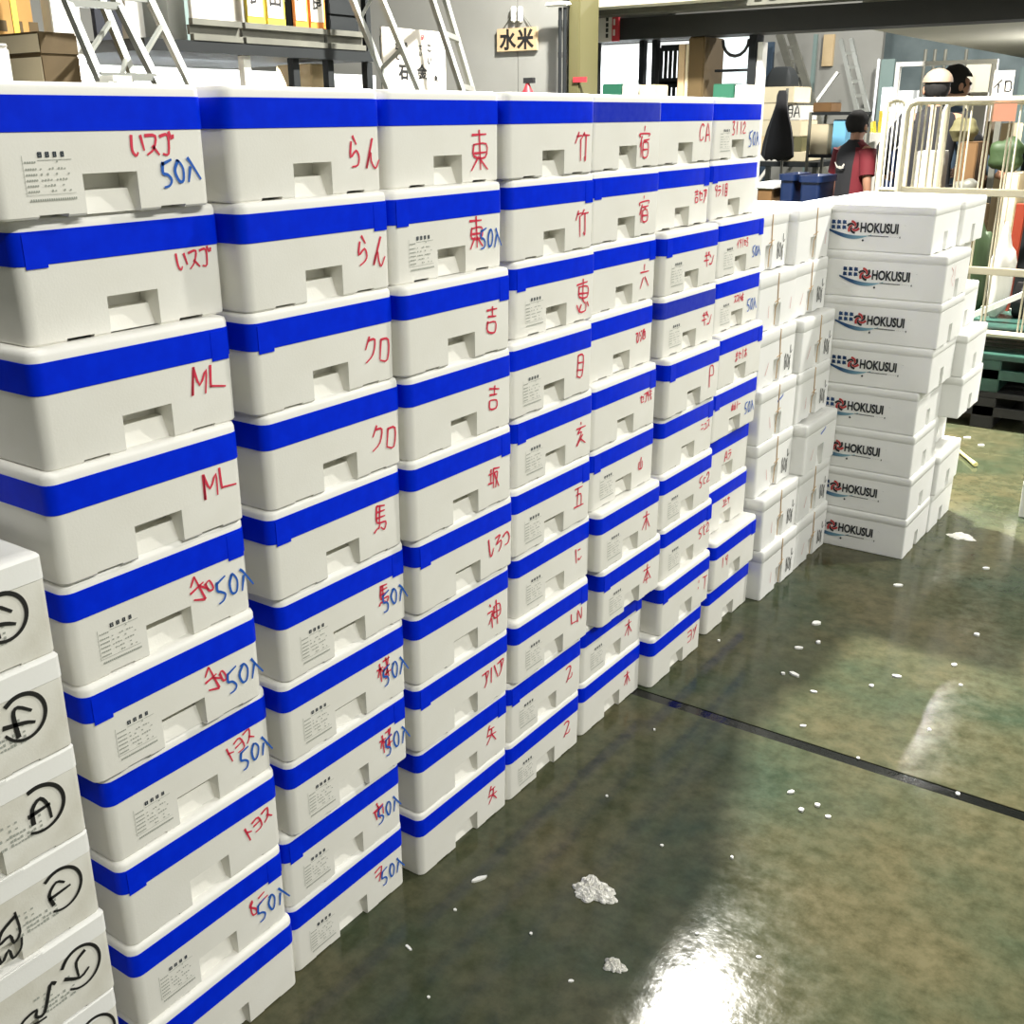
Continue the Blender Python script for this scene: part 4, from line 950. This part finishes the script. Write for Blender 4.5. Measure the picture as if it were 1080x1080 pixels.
def farladder(label, u0, v0, u1, v1, u2, y, m, w):
    """rails from a sighted top (u0,v0) down to (u1,v1); the second rail offset to u2 at the bottom"""
    a = at(u0, v0, y=y+.5); b = at(u1, v1, y=y); d = a-b; f = b-d*(b.z/d.z); off = Vector((at(u2, v1, y=y).x-b.x, 0, 0))
    o = thing('ladder', label, 'ladder', (f.x, f.y, 0))
    for q in (Vector((0, 0, 0)), off):
        bm = bmesh.new(); add_bar(bm, f+q-o.location, a+q-o.location, w, .05, up=Vector((0, 1, 0))); part('rail', bm, m, o)
    for k in range(2, 15):
        p = f.lerp(a, k/15)-o.location; bm = bmesh.new(); add_bar(bm, p, p+off, .04, .04); part('rung', bm, m, o)
farladder('wide grey ladder leaning on the far wall', 822, 36, 846, 112, 858, 14.4, M['steel'], .09)
farladder('slim pale ladder leaning on the far wall above the person in red', 887, 42, 903, 112, 914, 14.2, M['alu'], .05)
bm = bmesh.new(); p0 = at(861, 108, y=14.6); p1 = at(884, 76, y=14.6); add_bar(bm, (p0.x-.9, 14.6, p0.z-1.25), p1, .05, .04); solo('prop_bar', bm, M['white_paint'], 'white bar propped between the far ladders', 'bar')
# right part of the far hall
for (u0, v0, u1, v1, y, m, lab, nm, zb) in ((927, 62, 944, 88, 15.0, 'teal', 'grey-green cabinet door above a white panel, far right hall', 'cabinet', 0), (928, 92, 943, 118, 14.6, 'glow', 'lit white panel left of the person in the cap', 'lit_panel', 0),
        (945, 95, 975, 112, 14.2, 'white_wall', 'white board behind the person in the cap', 'white_board', 0), (1012, 66, 1046, 93, 14.8, 'soffit', 'beige van-like board right of the cap', 'beige_board', 0),
        (1018, 97, 1042, 125, 10.5, 'carton_white', 'white panel behind the roll cage, left of the paper notice', 'white_board', 0), (1072, 70, 1095, 102, 12.5, 'teal', 'dark framed board at the right frame edge', 'notice_board', 0)):
    backpanel(nm, u0, v0, u1, v1, y, M[m], lab, 'panel', zb=zb)
a = at(945, 68, y=11.5); b = at(1052, 66, y=11.5); bm = bmesh.new(); add_box(bm, (a.x, 11.5, a.z-.02), (b.x, 11.56, a.z+.02)); add_box(bm, (a.x, 11.5, 0), (a.x+.04, 11.56, a.z-.02)); add_box(bm, (b.x-.04, 11.5, 0), (b.x, 11.56, a.z-.02)); solo('hanging_rail', bm, M['white_paint'], 'white horizontal rail over the person in the cap', 'rail')
for i, u in enumerate((975, 985, 996, 1018)):
    c = at(u, 66, y=14.0); bm = bmesh.new(); add_tube(bm, [(c.x, 14.0, 0), (c.x, 14.0, at(u, 52, y=14).z)], .02, 8); solo('steel_post', bm, M['steel'], 'slim steel post in the far hall, %s of four' % ('leftmost', 'second', 'third', 'rightmost')[i], 'post', 'slim posts in the far hall')
# yellow goods right of the person in red
o = thing('flower_bucket', 'bucket of yellow goods right of the person in red', 'bucket', (at(930, 130, y=12.0).x, 12.0, 0)); zt3 = at(930, 140, y=12).z; zt4 = at(930, 122, y=12).z
bm = bmesh.new(); add_tube(bm, [(0, 0, 0), (0, 0, zt3)], [.12, .16], 14); part('bucket', bm, M['carton_white'], o, True)
bm = bmesh.new()
for k in range(26):
    a_ = R.uniform(0, 6.28); r_ = R.uniform(0, .15); p = Vector((r_*math.cos(a_), r_*math.sin(a_), zt3-.03)); q = Vector((p.x*1.5, p.y*1.5, R.uniform(zt3+.03, zt4+.05))); add_bar(bm, p, q, .03, .012)
part('goods', bm, M['yellow_board'], o)
carton('carton', 'white carton stacked low right of the person in red', 921, 150, 940, 205, 11.0, .4, M['carton_white'], zb=0)

# ---------------- roll cages ----------------
def bars(o, name, segs, r, m, n=6):
    for s in segs:
        bm = bmesh.new(); add_tube(bm, [Vector(p)-o.location for p in s], r, n); part(name, bm, m, o, True)
YC = 6.3
TL = at(958, 107, y=YC); x_l = TL.x; z_t = TL.z; x_r = x_l+1.15; zbase = at(1050, 352, y=YC).z
# pallets under the cage
def pallet(z0, z1, m, lab):
    o = thing('pallet', lab, 'pallet', (x_l+.62, YC+.42, z0), 0, 'plastic pallets under the roll cage'); h = z1-z0
    bm = bmesh.new()
    for k in range(9): add_box(bm, (-.66, -.5+k*.112, h-.03), (.66, -.5+k*.112+.085, h), .004)
    part('deck', bm, m, o)
    bm = bmesh.new()
    for sx in (-.6, 0, .6): add_box(bm, (sx-.06, -.5, .0), (sx+.06, .48, h-.03), .006)
    part('skid', bm, m, o)
    bm = bmesh.new(); add_box(bm, (-.66, -.5, h*.35), (.66, -.47, h*.6)); part('side_rail', bm, m, o)
    return o
zp = [0.0, (zbase-.10)*.5, zbase-.10]
pallet(zp[0], zp[1], M['black'], 'lower black plastic pallet under the roll cage'); pallet(zp[1], zp[2], M['pallet_green'], 'upper green plastic pallet under the roll cage')
o = thing('roll_cage', 'cream tubular roll cage standing on pallets at right', 'cage', (x_l+.575, YC+.4, zp[2]))
cr = .05; W2 = M['cream']
def arch(xa, xb, y, zt_, zb_): return [(xa, y, zb_), (xa, y, zt_-cr), (xa+cr*.3, y, zt_-cr*.3), (xa+cr, y, zt_), (xb-cr, y, zt_), (xb-cr*.3, y, zt_-cr*.3), (xb, y, zt_-cr), (xb, y, zb_)]
bars(o, 'front_frame', [arch(x_l, x_r, YC, z_t, zbase)], .019, W2, 8)
bars(o, 'rear_frame', [arch(x_l, x_r, YC+.8, z_t, zbase)], .019, W2, 8)
mids = [at(1000, 202, y=YC).z, at(1060, 287, y=YC).z]
for z in mids:
    bm = bmesh.new(); add_box(bm, Vector((x_l, YC-.012, z-.02))-o.location, Vector((x_r, YC+.012, z+.02))-o.location, .004); part('cross_bar', bm, W2, o)
us = [(967, 973), (981, None), (988, None), (997, None), (1012, 1016), (1038, 1042), (1062, 1066)]
for a_, b_ in us:
    for u in (a_, b_):
        if u is None: continue
        x = at(u, 150, y=YC).x; bars(o, 'wire', [[(x, YC, z_t), (x, YC, zbase)]], .0055, W2)
for x in (x_l+.72, x_l+.74, x_l+.95, x_l+.97): bars(o, 'wire', [[(x, YC, z_t), (x, YC, zbase)]], .0055, W2)
for k in range(4):
    x = x_l+.15+k*.27; bars(o, 'wire', [[(x, YC+.8, z_t), (x, YC+.8, zbase)]], .0055, W2)
for y in (YC, YC+.8): bars(o, 'base_bar', [[(x_l, y, zbase-.0), (x_r, y, zbase)]], .02, W2)
for x in (x_l, x_r): bars(o, 'base_bar', [[(x, YC, zbase), (x, YC+.8, zbase)]], .02, W2)
for x in (x_l+.08, x_r-.08):
    for y in (YC+.06, YC+.74):
        bm = bmesh.new(); c = Vector((x, y, zp[2]+.045))-o.location; add_tube(bm, [c+Vector((-.015, 0, 0)), c+Vector((.015, 0, 0))], .045, 14); part('caster', bm, M['black'], o, True)
        bm = bmesh.new(); add_box(bm, c+Vector((-.022, -.02, .0)), c+Vector((.022, .02, .056))); part('caster_fork', bm, M['steel'], o)
# narrow cage behind it
y2 = 7.35; xa = at(934, 120, y=y2).x; xb = at(957, 120, y=y2).x; zt5 = at(945, 105, y=y2).z
o2 = thing('roll_cage', 'narrower cream roll cage left of and behind the front cage', 'cage', ((xa+xb)/2, y2+.3, 0))
bars(o2, 'front_frame', [arch(xa, xb, y2, zt5, .14)], .018, W2, 8); bars(o2, 'rear_frame', [arch(xa, xb, y2+.6, zt5, .14)], .018, W2, 8)
for k in range(1, 5): x = xa+(xb-xa)*k/5; bars(o2, 'wire', [[(x, y2, zt5), (x, y2, .14)]], .005, M['white_paint'])
for z in (.14, at(945, 200, y=y2).z): bars(o2, 'cross_bar', [[(xa, y2, z), (xb, y2, z)]], .014, W2)
for x in (xa, xb): bars(o2, 'base_bar', [[(x, y2, .14), (x, y2+.6, .14)]], .018, W2)
for x in (xa+.02, xb-.02):
    for y in (y2+.05, y2+.55):
        bm = bmesh.new(); c = Vector((x, y, .06))-o2.location; add_tube(bm, [c+Vector((-.013, 0, 0)), c+Vector((.013, 0, 0))], .06, 14); part('caster', bm, M['black'], o2, True)
        bm = bmesh.new(); add_box(bm, c+Vector((-.02, -.015, .0)), c+Vector((.02, .015, .075))); part('caster_fork', bm, M['steel'], o2)
# notices on the cage
a = at(1046, 128, y=YC-.03); b = at(1073, 109, y=YC-.03); bm = bmesh.new(); add_box(bm, (a.x, YC-.026, a.z), (b.x, YC-.022, b.z)); o = solo('notice', bm, M['paper_orange'], 'orange paper notice hanging on the roll cage top bar', 'notice')
a = at(1045, 105, y=8.6); b = at(1071, 74, y=8.6); o = thing('notice', 'white paper notice with black brush marks behind the roll cage', 'notice', ((a.x+b.x)/2, 8.6, 0)); w = b.x-a.x
bm = bmesh.new(); add_box(bm, (-w/2, 0, a.z), (w/2, .01, b.z)); part('sheet', bm, M['paper'], o)
bm = bmesh.new(); add_box(bm, (-.02, .011, 0), (.02, .04, b.z-.02)); part('post', bm, M['steel'], o)
writing('lettering', glyph_strokes('なさ', 0, (a.z+b.z)/2-.01, .085, 0, .8) + glyph_strokes('イロ', 0, (a.z+b.z)/2-.01, .08, 0, .8), .012, M['black_ink'], o, lambda s, t: (s, -.001, t))

# ---------------- goods behind the cage ----------------
for (nm, lab, u0, v0, u1, v1, y, d, m, zb, cat) in (
        ('carton', 'white carton with red print low behind the roll cage', 958, 160, 988, 215, 8.05, .35, 'carton_white', 0, 'carton'),
        ('carton', 'orange-brown carton standing behind the roll cage', 1004, 150, 1032, 215, 8.1, .35, 'brown', 0, 'carton'),
        ('carton', 'pale carton under the green bag behind the cage', 1048, 183, 1076, 260, 7.9, .35, 'carton_pale', 0, 'carton'),
        ('carton', 'tan carton at the right frame edge behind the cage', 1076, 170, 1110, 330, 7.6, .4, 'carton', 0, 'carton'),
        ('carton', 'dark carton low behind the cage, left of green bags', 1000, 218, 1032, 330, 7.7, .35, 'brown_dark', 0, 'carton')):
    carton(nm, lab, u0, v0, u1, v1, y, d, M[m], zb=zb, cat=cat)
for (nm, lab, u0, v0, u1, v1, y, d, m, cat) in (
        ('carton', 'dark carton between the two roll cages', 946, 150, 962, 205, 9.9, .3, 'brown_dark', 'carton'),
        ('crate', 'blue plastic crate between the roll cages', 930, 158, 945, 215, 9.9, .3, 'navy', 'crate'),
        ('carton', 'tan carton far behind the cage below the white notice', 1046, 130, 1070, 200, 10.8, .4, 'carton', 'carton'),
        ('carton', 'dark brown carton far behind the cage beside the orange notice', 1026, 128, 1045, 200, 10.9, .4, 'brown_dark', 'carton'),
        ('locker', 'dark grey locker at the right frame edge in the far hall', 1070, 104, 1110, 220, 10.5, .4, 'dark_metal', 'locker'),
        ('carton', 'white carton stack right of the person in red', 936, 128, 950, 215, 12.5, .4, 'carton_white', 'carton')):
    carton(nm, lab, u0, v0, u1, v1, y, d, M[m], zb=0, cat=cat)
def bag(name, label, u, v, wpx, hpx, y, m, z0=None):
    c = at(u, v, y=y); k = (c-CAM).length/F; rx, rz = wpx*k/2, hpx*k/2
    bm = bmesh.new(); bmesh.ops.create_icosphere(bm, subdivisions=3, radius=1)
    rr = random.Random(int(u))
    for vv in bm.verts:
        n_ = 1+.10*math.sin(vv.co.x*5+u)+.09*math.sin(vv.co.z*7+v)+.05*math.sin(vv.co.y*9)
        vv.co = Vector((vv.co.x*rx*n_, vv.co.y*rx*.8*n_, vv.co.z*rz*n_))
    for vv in bm.verts: vv.co.z = max(vv.co.z, -rz*.86)
    o = solo(name, bm, m, label, 'bag', smooth=True); o.location = (c.x, y, c.z if z0 is None else z0+rz*.86); return o
zq = at(1060, 183, y=7.9).z
bag('plastic_bag', 'dark green bag of leaves on the pale carton', 1062, 168, 30, 34, 8.07, M['leaf'], zq)
zq = at(1018, 150, y=8.1).z
bag('plastic_bag', 'olive bag resting on the orange-brown carton', 1016, 140, 24, 22, 8.27, M['olive_bag'], zq)
zq = at(1012, 218, y=7.7).z
bag('plastic_bag', 'pale grey bag on the dark carton behind the cage', 1018, 205, 24, 26, 7.87, M['steel'], zq)
# goods inside the cage deck
zd = zbase+.02
for (u, v, w_, h_, m, lab) in ((1042, 250, 20, 70, 'leaf', 'tall green bag standing inside the roll cage'), (1066, 262, 22, 66, 'carton_white', 'tall white bag standing inside the roll cage')):
    pass
bm = bmesh.new(); add_box(bm, Vector((x_l+.02, YC+.03, zbase+.002)), Vector((x_r-.02, YC+.77, zbase+.02))); solo('cage_deck', bm, M['pallet_green'], 'green plastic deck lying in the bottom of the roll cage', 'deck')
for (u, wp, v0, y, m, lab) in ((1040, 19, 224, 6.75, 'leaf', 'tall green bag standing inside the roll cage'), (1064, 22, 232, 6.72, 'carton_white', 'tall white bag standing inside the roll cage')):
    c = at(u, v0, y=y); k = (c-CAM).length/F; h = c.z-zd; bag('plastic_bag', lab, u, v0, wp, h/k, y, M[m], zd)
p0 = at(1024, 352, y=6.55); p1 = at(1085, 308, y=6.55); bm = bmesh.new(); add_bar(bm, (p0.x, 6.55, max(p0.z, zd+.03)), p1, .05, .03); solo('white_bar', bm, M['white_paint'], 'white flat bar slanting inside the roll cage', 'bar')
p0 = at(1064, 330, y=7.0); p1 = at(1078, 215, y=7.0); bm = bmesh.new(); add_bar(bm, (p0.x-.03, 7.0, zd), (p1.x, 7.0, p1.z), .05, .05); solo('red_post', bm, M['red_steel'], 'red steel post leaning inside the roll cage', 'post')
c = at(1078, 322, y=6.8); bm = bmesh.new(); add_tube(bm, [(c.x-.04, 6.8, zd+.10), (c.x+.04, 6.8, zd+.10)], .10, 18); o = solo('wheel', bm, M['black'], 'black rubber wheel lying in the roll cage', 'wheel', smooth=True)

# ---------------- people ----------------
def ring_loft(bm, rings, n=16, cap=True):
    """rings: (cx, cy, z, rx, ry)"""
    vs = [[bm.verts.new((cx+rx*math.cos(2*math.pi*k/n), cy+ry*math.sin(2*math.pi*k/n), z)) for k in range(n)] for (cx, cy, z, rx, ry) in rings]
    for A_, B_ in zip(vs, vs[1:]):
        for k in range(n): bm.faces.new((A_[k], A_[(k+1) % n], B_[(k+1) % n], B_[k]))
    if cap: bm.faces.new(vs[0][::-1]); bm.faces.new(vs[-1])
    return vs
def skin_mesh(V, E):
    me = bpy.data.meshes.new('body'); names = list(V)
    me.from_pydata([V[k][0] for k in names], [(names.index(a), names.index(b)) for a, b in E], [])
    o = bpy.data.objects.new('tmpb', me); COL.objects.link(o)
    md = o.modifiers.new('s', 'SKIN'); md.use_smooth_shade = True
    for i, k in enumerate(names):
        r = V[k][1]; me.skin_vertices[0].data[i].radius = (r, r) if not isinstance(r, tuple) else r
    me.skin_vertices[0].data[0].use_root = True
    o.modifiers.new('u', 'SUBSURF').levels = 2
    dgp = bpy.context.evaluated_depsgraph_get(); dgp.update(); out = bpy.data.meshes.new_from_object(o.evaluated_get(dgp)); bpy.data.objects.remove(o); out.name = 'body'
    return out
def person(label, loc, rz, S, top, under, hairm, arms, lean=0.0, cap=None, legs=((.0, .0), (.0, .0)), back=None, long_sleeve=False):
    """local frame: faces +Y, x to its right; arms = ((elbow, wrist, hand-tip) right, ... left)"""
    o = thing('person', label, 'person', loc, rz); o.scale = (S, S, S)
    V = {'pelvis': ((0, 0, .93), .115), 'waist': ((0, 0, 1.06), .105), 'chest': ((0, lean*.5, 1.27), .125), 'neck0': ((0, lean*.8, 1.44), .062), 'neck': ((0, lean, 1.50), .052), 'head': ((0, lean+.02, 1.60), .085), 'crown': ((0, lean+.01, 1.68), .075)}
    E = [('pelvis', 'waist'), ('waist', 'chest'), ('chest', 'neck0'), ('neck0', 'neck'), ('neck', 'head'), ('head', 'crown')]
    V['nose'] = ((0, lean+.112, 1.585), .014); E.append(('head', 'nose'))
    for s, nm, arm, lg in ((1, 'r', arms[0], legs[0]), (-1, 'l', arms[1], legs[1])):
        sh = (s*.185, lean*.7, 1.40); el, wr, hd = [Vector((s*p[0], p[1], p[2])) for p in arm]
        V['sh'+nm] = (sh, .06); V['el'+nm] = (tuple(el), .042); V['wr'+nm] = (tuple(wr), .028)
        palm = wr.lerp(hd, .5); V['pa'+nm] = (tuple(palm), .034)
        E += [('chest', 'sh'+nm), ('sh'+nm, 'el'+nm), ('el'+nm, 'wr'+nm), ('wr'+nm, 'pa'+nm)]
        d = (hd-wr).normalized(); sd = d.cross(Vector((s, 0.3, .2))).normalized()
        for f in range(4):
            t0 = palm + sd*(f-1.5)*.018 + d*.035; t1 = t0 + d*(.045+.012*(f in (1, 2))) + Vector((-s*.012, 0, 0))
            V['f%d0%s' % (f, nm)] = (tuple(t0), .0095); V['f%d1%s' % (f, nm)] = (tuple(t1), .008); E += [('pa'+nm, 'f%d0%s' % (f, nm)), ('f%d0%s' % (f, nm), 'f%d1%s' % (f, nm))]
        th = wr.lerp(palm, .6) + sd*-.045 + d*.03; V['th'+nm] = (tuple(th), .010); E.append(('pa'+nm, 'th'+nm))
        V['hip'+nm] = ((s*.09, 0, .88), .095); V['kn'+nm] = ((s*.10, lg[0]*.5+.02, .48), .062); V['an'+nm] = ((s*.105, lg[0]-.02, .09), .042); V['to'+nm] = ((s*.12, lg[0]+.13, .035), .036)
        E += [('pelvis', 'hip'+nm), ('hip'+nm, 'kn'+nm), ('kn'+nm, 'an'+nm), ('an'+nm, 'to'+nm)]
    me = skin_mesh(V, E); link('body', me, M['skin'], o)
    # face
    for s in (-1, 1):
        bm = bmesh.new(); bmesh.ops.create_uvsphere(bm, u_segments=8, v_segments=6, radius=.012, matrix=Matrix.Translation((s*.032, lean+.092, 1.615))); part('eye', bm, M['black'], o, True)
        bm = bmesh.new(); bmesh.ops.create_uvsphere(bm, u_segments=10, v_segments=8, radius=1, matrix=Matrix.Translation((s*.088, lean+.012, 1.60)) @ Matrix.Diagonal((.012, .02, .034, 1))); part('ear', bm, M['skin'], o, True)
    bm = bmesh.new(); add_box(bm, (-.025, lean+.092, 1.542), (.025, lean+.104, 1.552), .003); part('mouth', bm, M['shirt_red'], o)
    # shirt
    bm = bmesh.new(); L_ = lean
    ring_loft(bm, [(0, 0, .88, .165, .125), (0, 0, .95, .168, .13), (0, L_*.2, 1.08, .162, .122), (0, L_*.5, 1.25, .185, .135), (0, L_*.7, 1.36, .195, .125), (0, L_*.75, 1.42, .165, .105), (0, L_*.8, 1.465, .085, .075), (0, L_*.85, 1.485, .066, .066)], 20)
    for s, arm in ((1, arms[0]), (-1, arms[1])):
        sh = Vector((s*.165, L_*.7, 1.395)); el = Vector((s*arm[0][0], arm[0][1], arm[0][2])); wr = Vector((s*arm[1][0], arm[1][1], arm[1][2]))
        if long_sleeve: add_tube(bm, [sh, sh.lerp(el, .5), el, el.lerp(wr, .5), wr.lerp(el, .08)], [.085, .075, .06, .052, .045], 12)
        else: add_tube(bm, [sh, sh.lerp(el, .45), sh.lerp(el, .85)], [.085, .076, .072], 12)
    me = bm_mesh(bm, 'shirt', True, 60); so = link('shirt', me, top, o)
    if back:
        me.materials.append(back)
        for p in me.polygons:
            c = p.center
            if c.y < L_*.5-.02 and abs(c.x) < .095 and c.z > .9: p.material_index = 1
    # trousers and shoes
    bm = bmesh.new(); ring_loft(bm, [(0, 0, .80, .15, .115), (0, 0, .92, .165, .125), (0, 0, .99, .16, .12)], 18)
    for s, lg in ((1, legs[0]), (-1, legs[1])):
        add_tube(bm, [(s*.085, 0, .92), (s*.092, lg[0]*.15, .76), (s*.10, lg[0]*.5+.02, .48), (s*.104, lg[0]*.8, .25), (s*.105, lg[0]-.02, .08)], [.105, .098, .078, .068, .07], 14)
    part('trousers', bm, under, o, True)
    for s, lg in ((1, legs[0]), (-1, legs[1])):
        bm = bmesh.new(); add_loft(bm, s*.112-.05, s*.112+.05, lg[0]-.10, lg[0]+.18, .045, [(0, .006), (.02, 0), (.06, .006), (.095, .03), (.11, .045)]); part('shoe', bm, M['black'], o, True)
    # hair or cap
    bm = bmesh.new(); bmesh.ops.create_icosphere(bm, subdivisions=3, radius=1)
    for v in bm.verts:
        p = v.co.copy(); k = 1+.05*math.sin(p.x*9)*math.sin(p.z*8+p.y*7)
        v.co = Vector((p.x*(.094 if cap else .101)*k, p.y*(.106 if cap else .115)*k+lean-.004, p.z*.115*k+1.632))
    bmesh.ops.delete(bm, geom=[v for v in bm.verts if (v.co.y-lean > .05 and v.co.z < 1.66) or v.co.z < 1.545], context='VERTS')
    part('hair', bm, hairm, o, True)
    if cap:
        bm = bmesh.new(); bmesh.ops.create_icosphere(bm, subdivisions=3, radius=1)
        for v in bm.verts: p = v.co.copy(); v.co = Vector((p.x*.109, p.y*.122+lean, p.z*.10+1.655))
        bmesh.ops.delete(bm, geom=[v for v in bm.verts if v.co.z < 1.635], context='VERTS')
        add_loft(bm, -.075, .075, lean+.08, lean+.19, .05, [(1.638, .003), (1.645, 0), (1.650, .003)]); part('cap', bm, cap, o, True)
    return o
pc = at(904, 120, y=10.1)
down = ((.225, -.02, 1.13), (.225, .03, .88), (.22, .05, .70))
pr_ = person('person in dark red and black shirt and black trousers, seen from behind', (pc.x, 10.1, 0), math.radians(-28), 0.97, M['shirt_red'], M['cloth_black'], M['hair'], (down, ((.225, .0, 1.14), (.22, .09, .92), (.20, .14, .76))), 0.02, legs=((.06, 0), (-.06, 0)), back=M['cloth_black'])
st = [[(-.055, 1.27), (-.03, 1.245), (.0, 1.25), (.03, 1.245), (.06, 1.285)], [(-.045, 1.245), (0, 1.238), (.04, 1.26)]]
writing('back_print', st, .016, M['paper'], pr_, lambda s, t: (-s, -.155, t))
# the person in the cap stands on a low platform
pc = at(990, 90, y=8.9); zpl = at(990, 73, y=8.9).z-1.745
o = thing('platform', 'low grey step platform under the person in the cap', 'platform', (pc.x, 8.9, 0))
bm = bmesh.new(); add_box(bm, (-.45, -.35, zpl-.03), (.45, .35, zpl), .004); part('deck', bm, M['steel'], o)
for sx in (-.4, .4):
    bm = bmesh.new(); add_box(bm, (sx-.03, -.32, 0), (sx+.03, .32, zpl-.03)); part('leg', bm, M['dark_metal'], o)
wide = ((.36, .08, 1.20), (.30, .30, 1.02), (.26, .42, .98))
person('person in dark jacket and beige cap working behind the roll cage', (pc.x, 8.9, zpl), math.radians(25), 1.0, M['cloth_black'], M['cloth_black'], M['hair'], (wide, ((.34, .05, 1.18), (.28, .26, 1.0), (.22, .36, .96))), .05, cap=M['cap'], long_sleeve=True)
pc = at(1004, 72, y=9.9); s_ = (pc.z+.03)/1.745
person('person in slate blue jacket partly hidden behind the capped person', (pc.x, 9.9, 0), math.radians(-60), s_, M['cloth_blue'], M['cloth_navy'], M['hair'], (wide, wide), .04, long_sleeve=True)

# ---------------- on the floor ----------------
def lump(name, label, u, v, rx, ry, rz, m, seed, cat):
    c = at(u, v, z=0); bm = bmesh.new(); bmesh.ops.create_icosphere(bm, subdivisions=5, radius=1); rr = random.Random(seed)
    ph = [rr.uniform(0, 6) for _ in range(6)]
    for w_ in bm.verts:
        p = w_.co.copy(); an = math.atan2(p.y, p.x)
        k = 1+.14*math.sin(3*an+ph[0])+.10*math.sin(5*an+ph[1])+.07*math.sin(9*an+ph[2])+.06*math.sin(14*p.x+ph[3])*math.sin(13*p.y+ph[4])+rr.uniform(-.03, .03)
        w_.co = Vector((p.x*rx*k, p.y*ry*k, max(0, p.z)*rz*(1+.3*math.sin(11*p.x+ph[5])*math.sin(10*p.y)+rr.uniform(-.45, .45))+ (0 if p.z > 0 else -.0)))
    o = solo(name, bm, m, label, cat, smooth=False); o.location = (c.x, c.y, 0); return o
lump('ice_patch', 'large flat clump of crushed ice on the dark floor', 627, 940, .050, .038, .012, M['ice'], 3, 'ice')
lump('ice_patch', 'small clump of crushed ice nearer the frame bottom', 648, 1019, .024, .018, .008, M['ice'], 8, 'ice')
lump('ice_patch', 'thin ring of ice slush beside the end stack', 1014, 566, .05, .04, .006, M['ice'], 12, 'ice')
SC = [(330, 972, 12, 4, 40), (431, 1000, 13, 3, -50), (505, 928, 5, 20, 30), (838, 712, 16, 5, -55), (826, 711, 5, 4, 0), (861, 658, 12, 7, 20), (842, 684, 11, 4, 0), (863, 678, 8, 4, 40), (946, 714, 12, 4, -20), (919, 724, 6, 4, 0),
      (947, 618, 12, 5, 0), (1030, 670, 5, 7, 0), (847, 766, 8, 3, 0), (834, 836, 10, 4, 20), (845, 855, 7, 5, 40), (862, 850, 6, 5, 0), (873, 862, 8, 4, 0), (1006, 702, 8, 4, 30), (1013, 723, 5, 3, 0), (858, 730, 9, 3, -20),
      (800, 1010, 6, 3, 0), (772, 905, 4, 4, 0), (698, 892, 4, 3, 0), (735, 985, 5, 3, 30), (602, 1035, 7, 3, 0), (560, 985, 4, 3, 0), (480, 960, 4, 3, 0), (415, 890, 4, 3, 30), (640, 840, 4, 3, 0), (690, 770, 3, 3, 0), (1040, 600, 8, 4, 0), (1020, 462, 10, 4, 0), (1035, 470, 8, 4, 0), (980, 770, 4, 3, 0), (905, 800, 4, 3, 0), (1010, 838, 5, 4, 0), (758, 676, 4, 3, 0), (770, 640, 4, 3, 0), (452, 1052, 4, 3, 0)]
for i, (u, v, wp, hp, ang) in enumerate(SC):
    c = at(u, v, z=0); k = (c-CAM).length/F; bm = bmesh.new(); rr = random.Random(i)
    L_ = max(wp, hp)*k*.85; b_ = min(wp, hp)*k*1.1; hh = min(.006, b_*.4)
    pts = [(L_/2*math.cos(t*math.pi/4)*rr.uniform(.75, 1.1), b_/2*math.sin(t*math.pi/4)*rr.uniform(.75, 1.1)) for t in range(8)]
    add_prism(bm, pts, 'z', 0.0, hh)
    o = solo('foam_scrap', bm, M['scrap'], 'tiny white scrap littering the wet floor', 'scrap', 'white scraps on the wet floor'); o.location = (c.x, c.y, 0); o.rotation_euler = (0, 0, math.radians(ang))+YAW*0 if False else (0, 0, math.radians(ang)+YAW)
a = at(990, 458, z=.014); b = at(1029, 490, z=.014); bm = bmesh.new(); add_tube(bm, [a, a.lerp(b, .8), b], [.008, .008, .012], 8); solo('yellow_stick', bm, M['hose'], 'pale yellow plastic stick lying on the floor behind the end stack', 'stick', smooth=True)
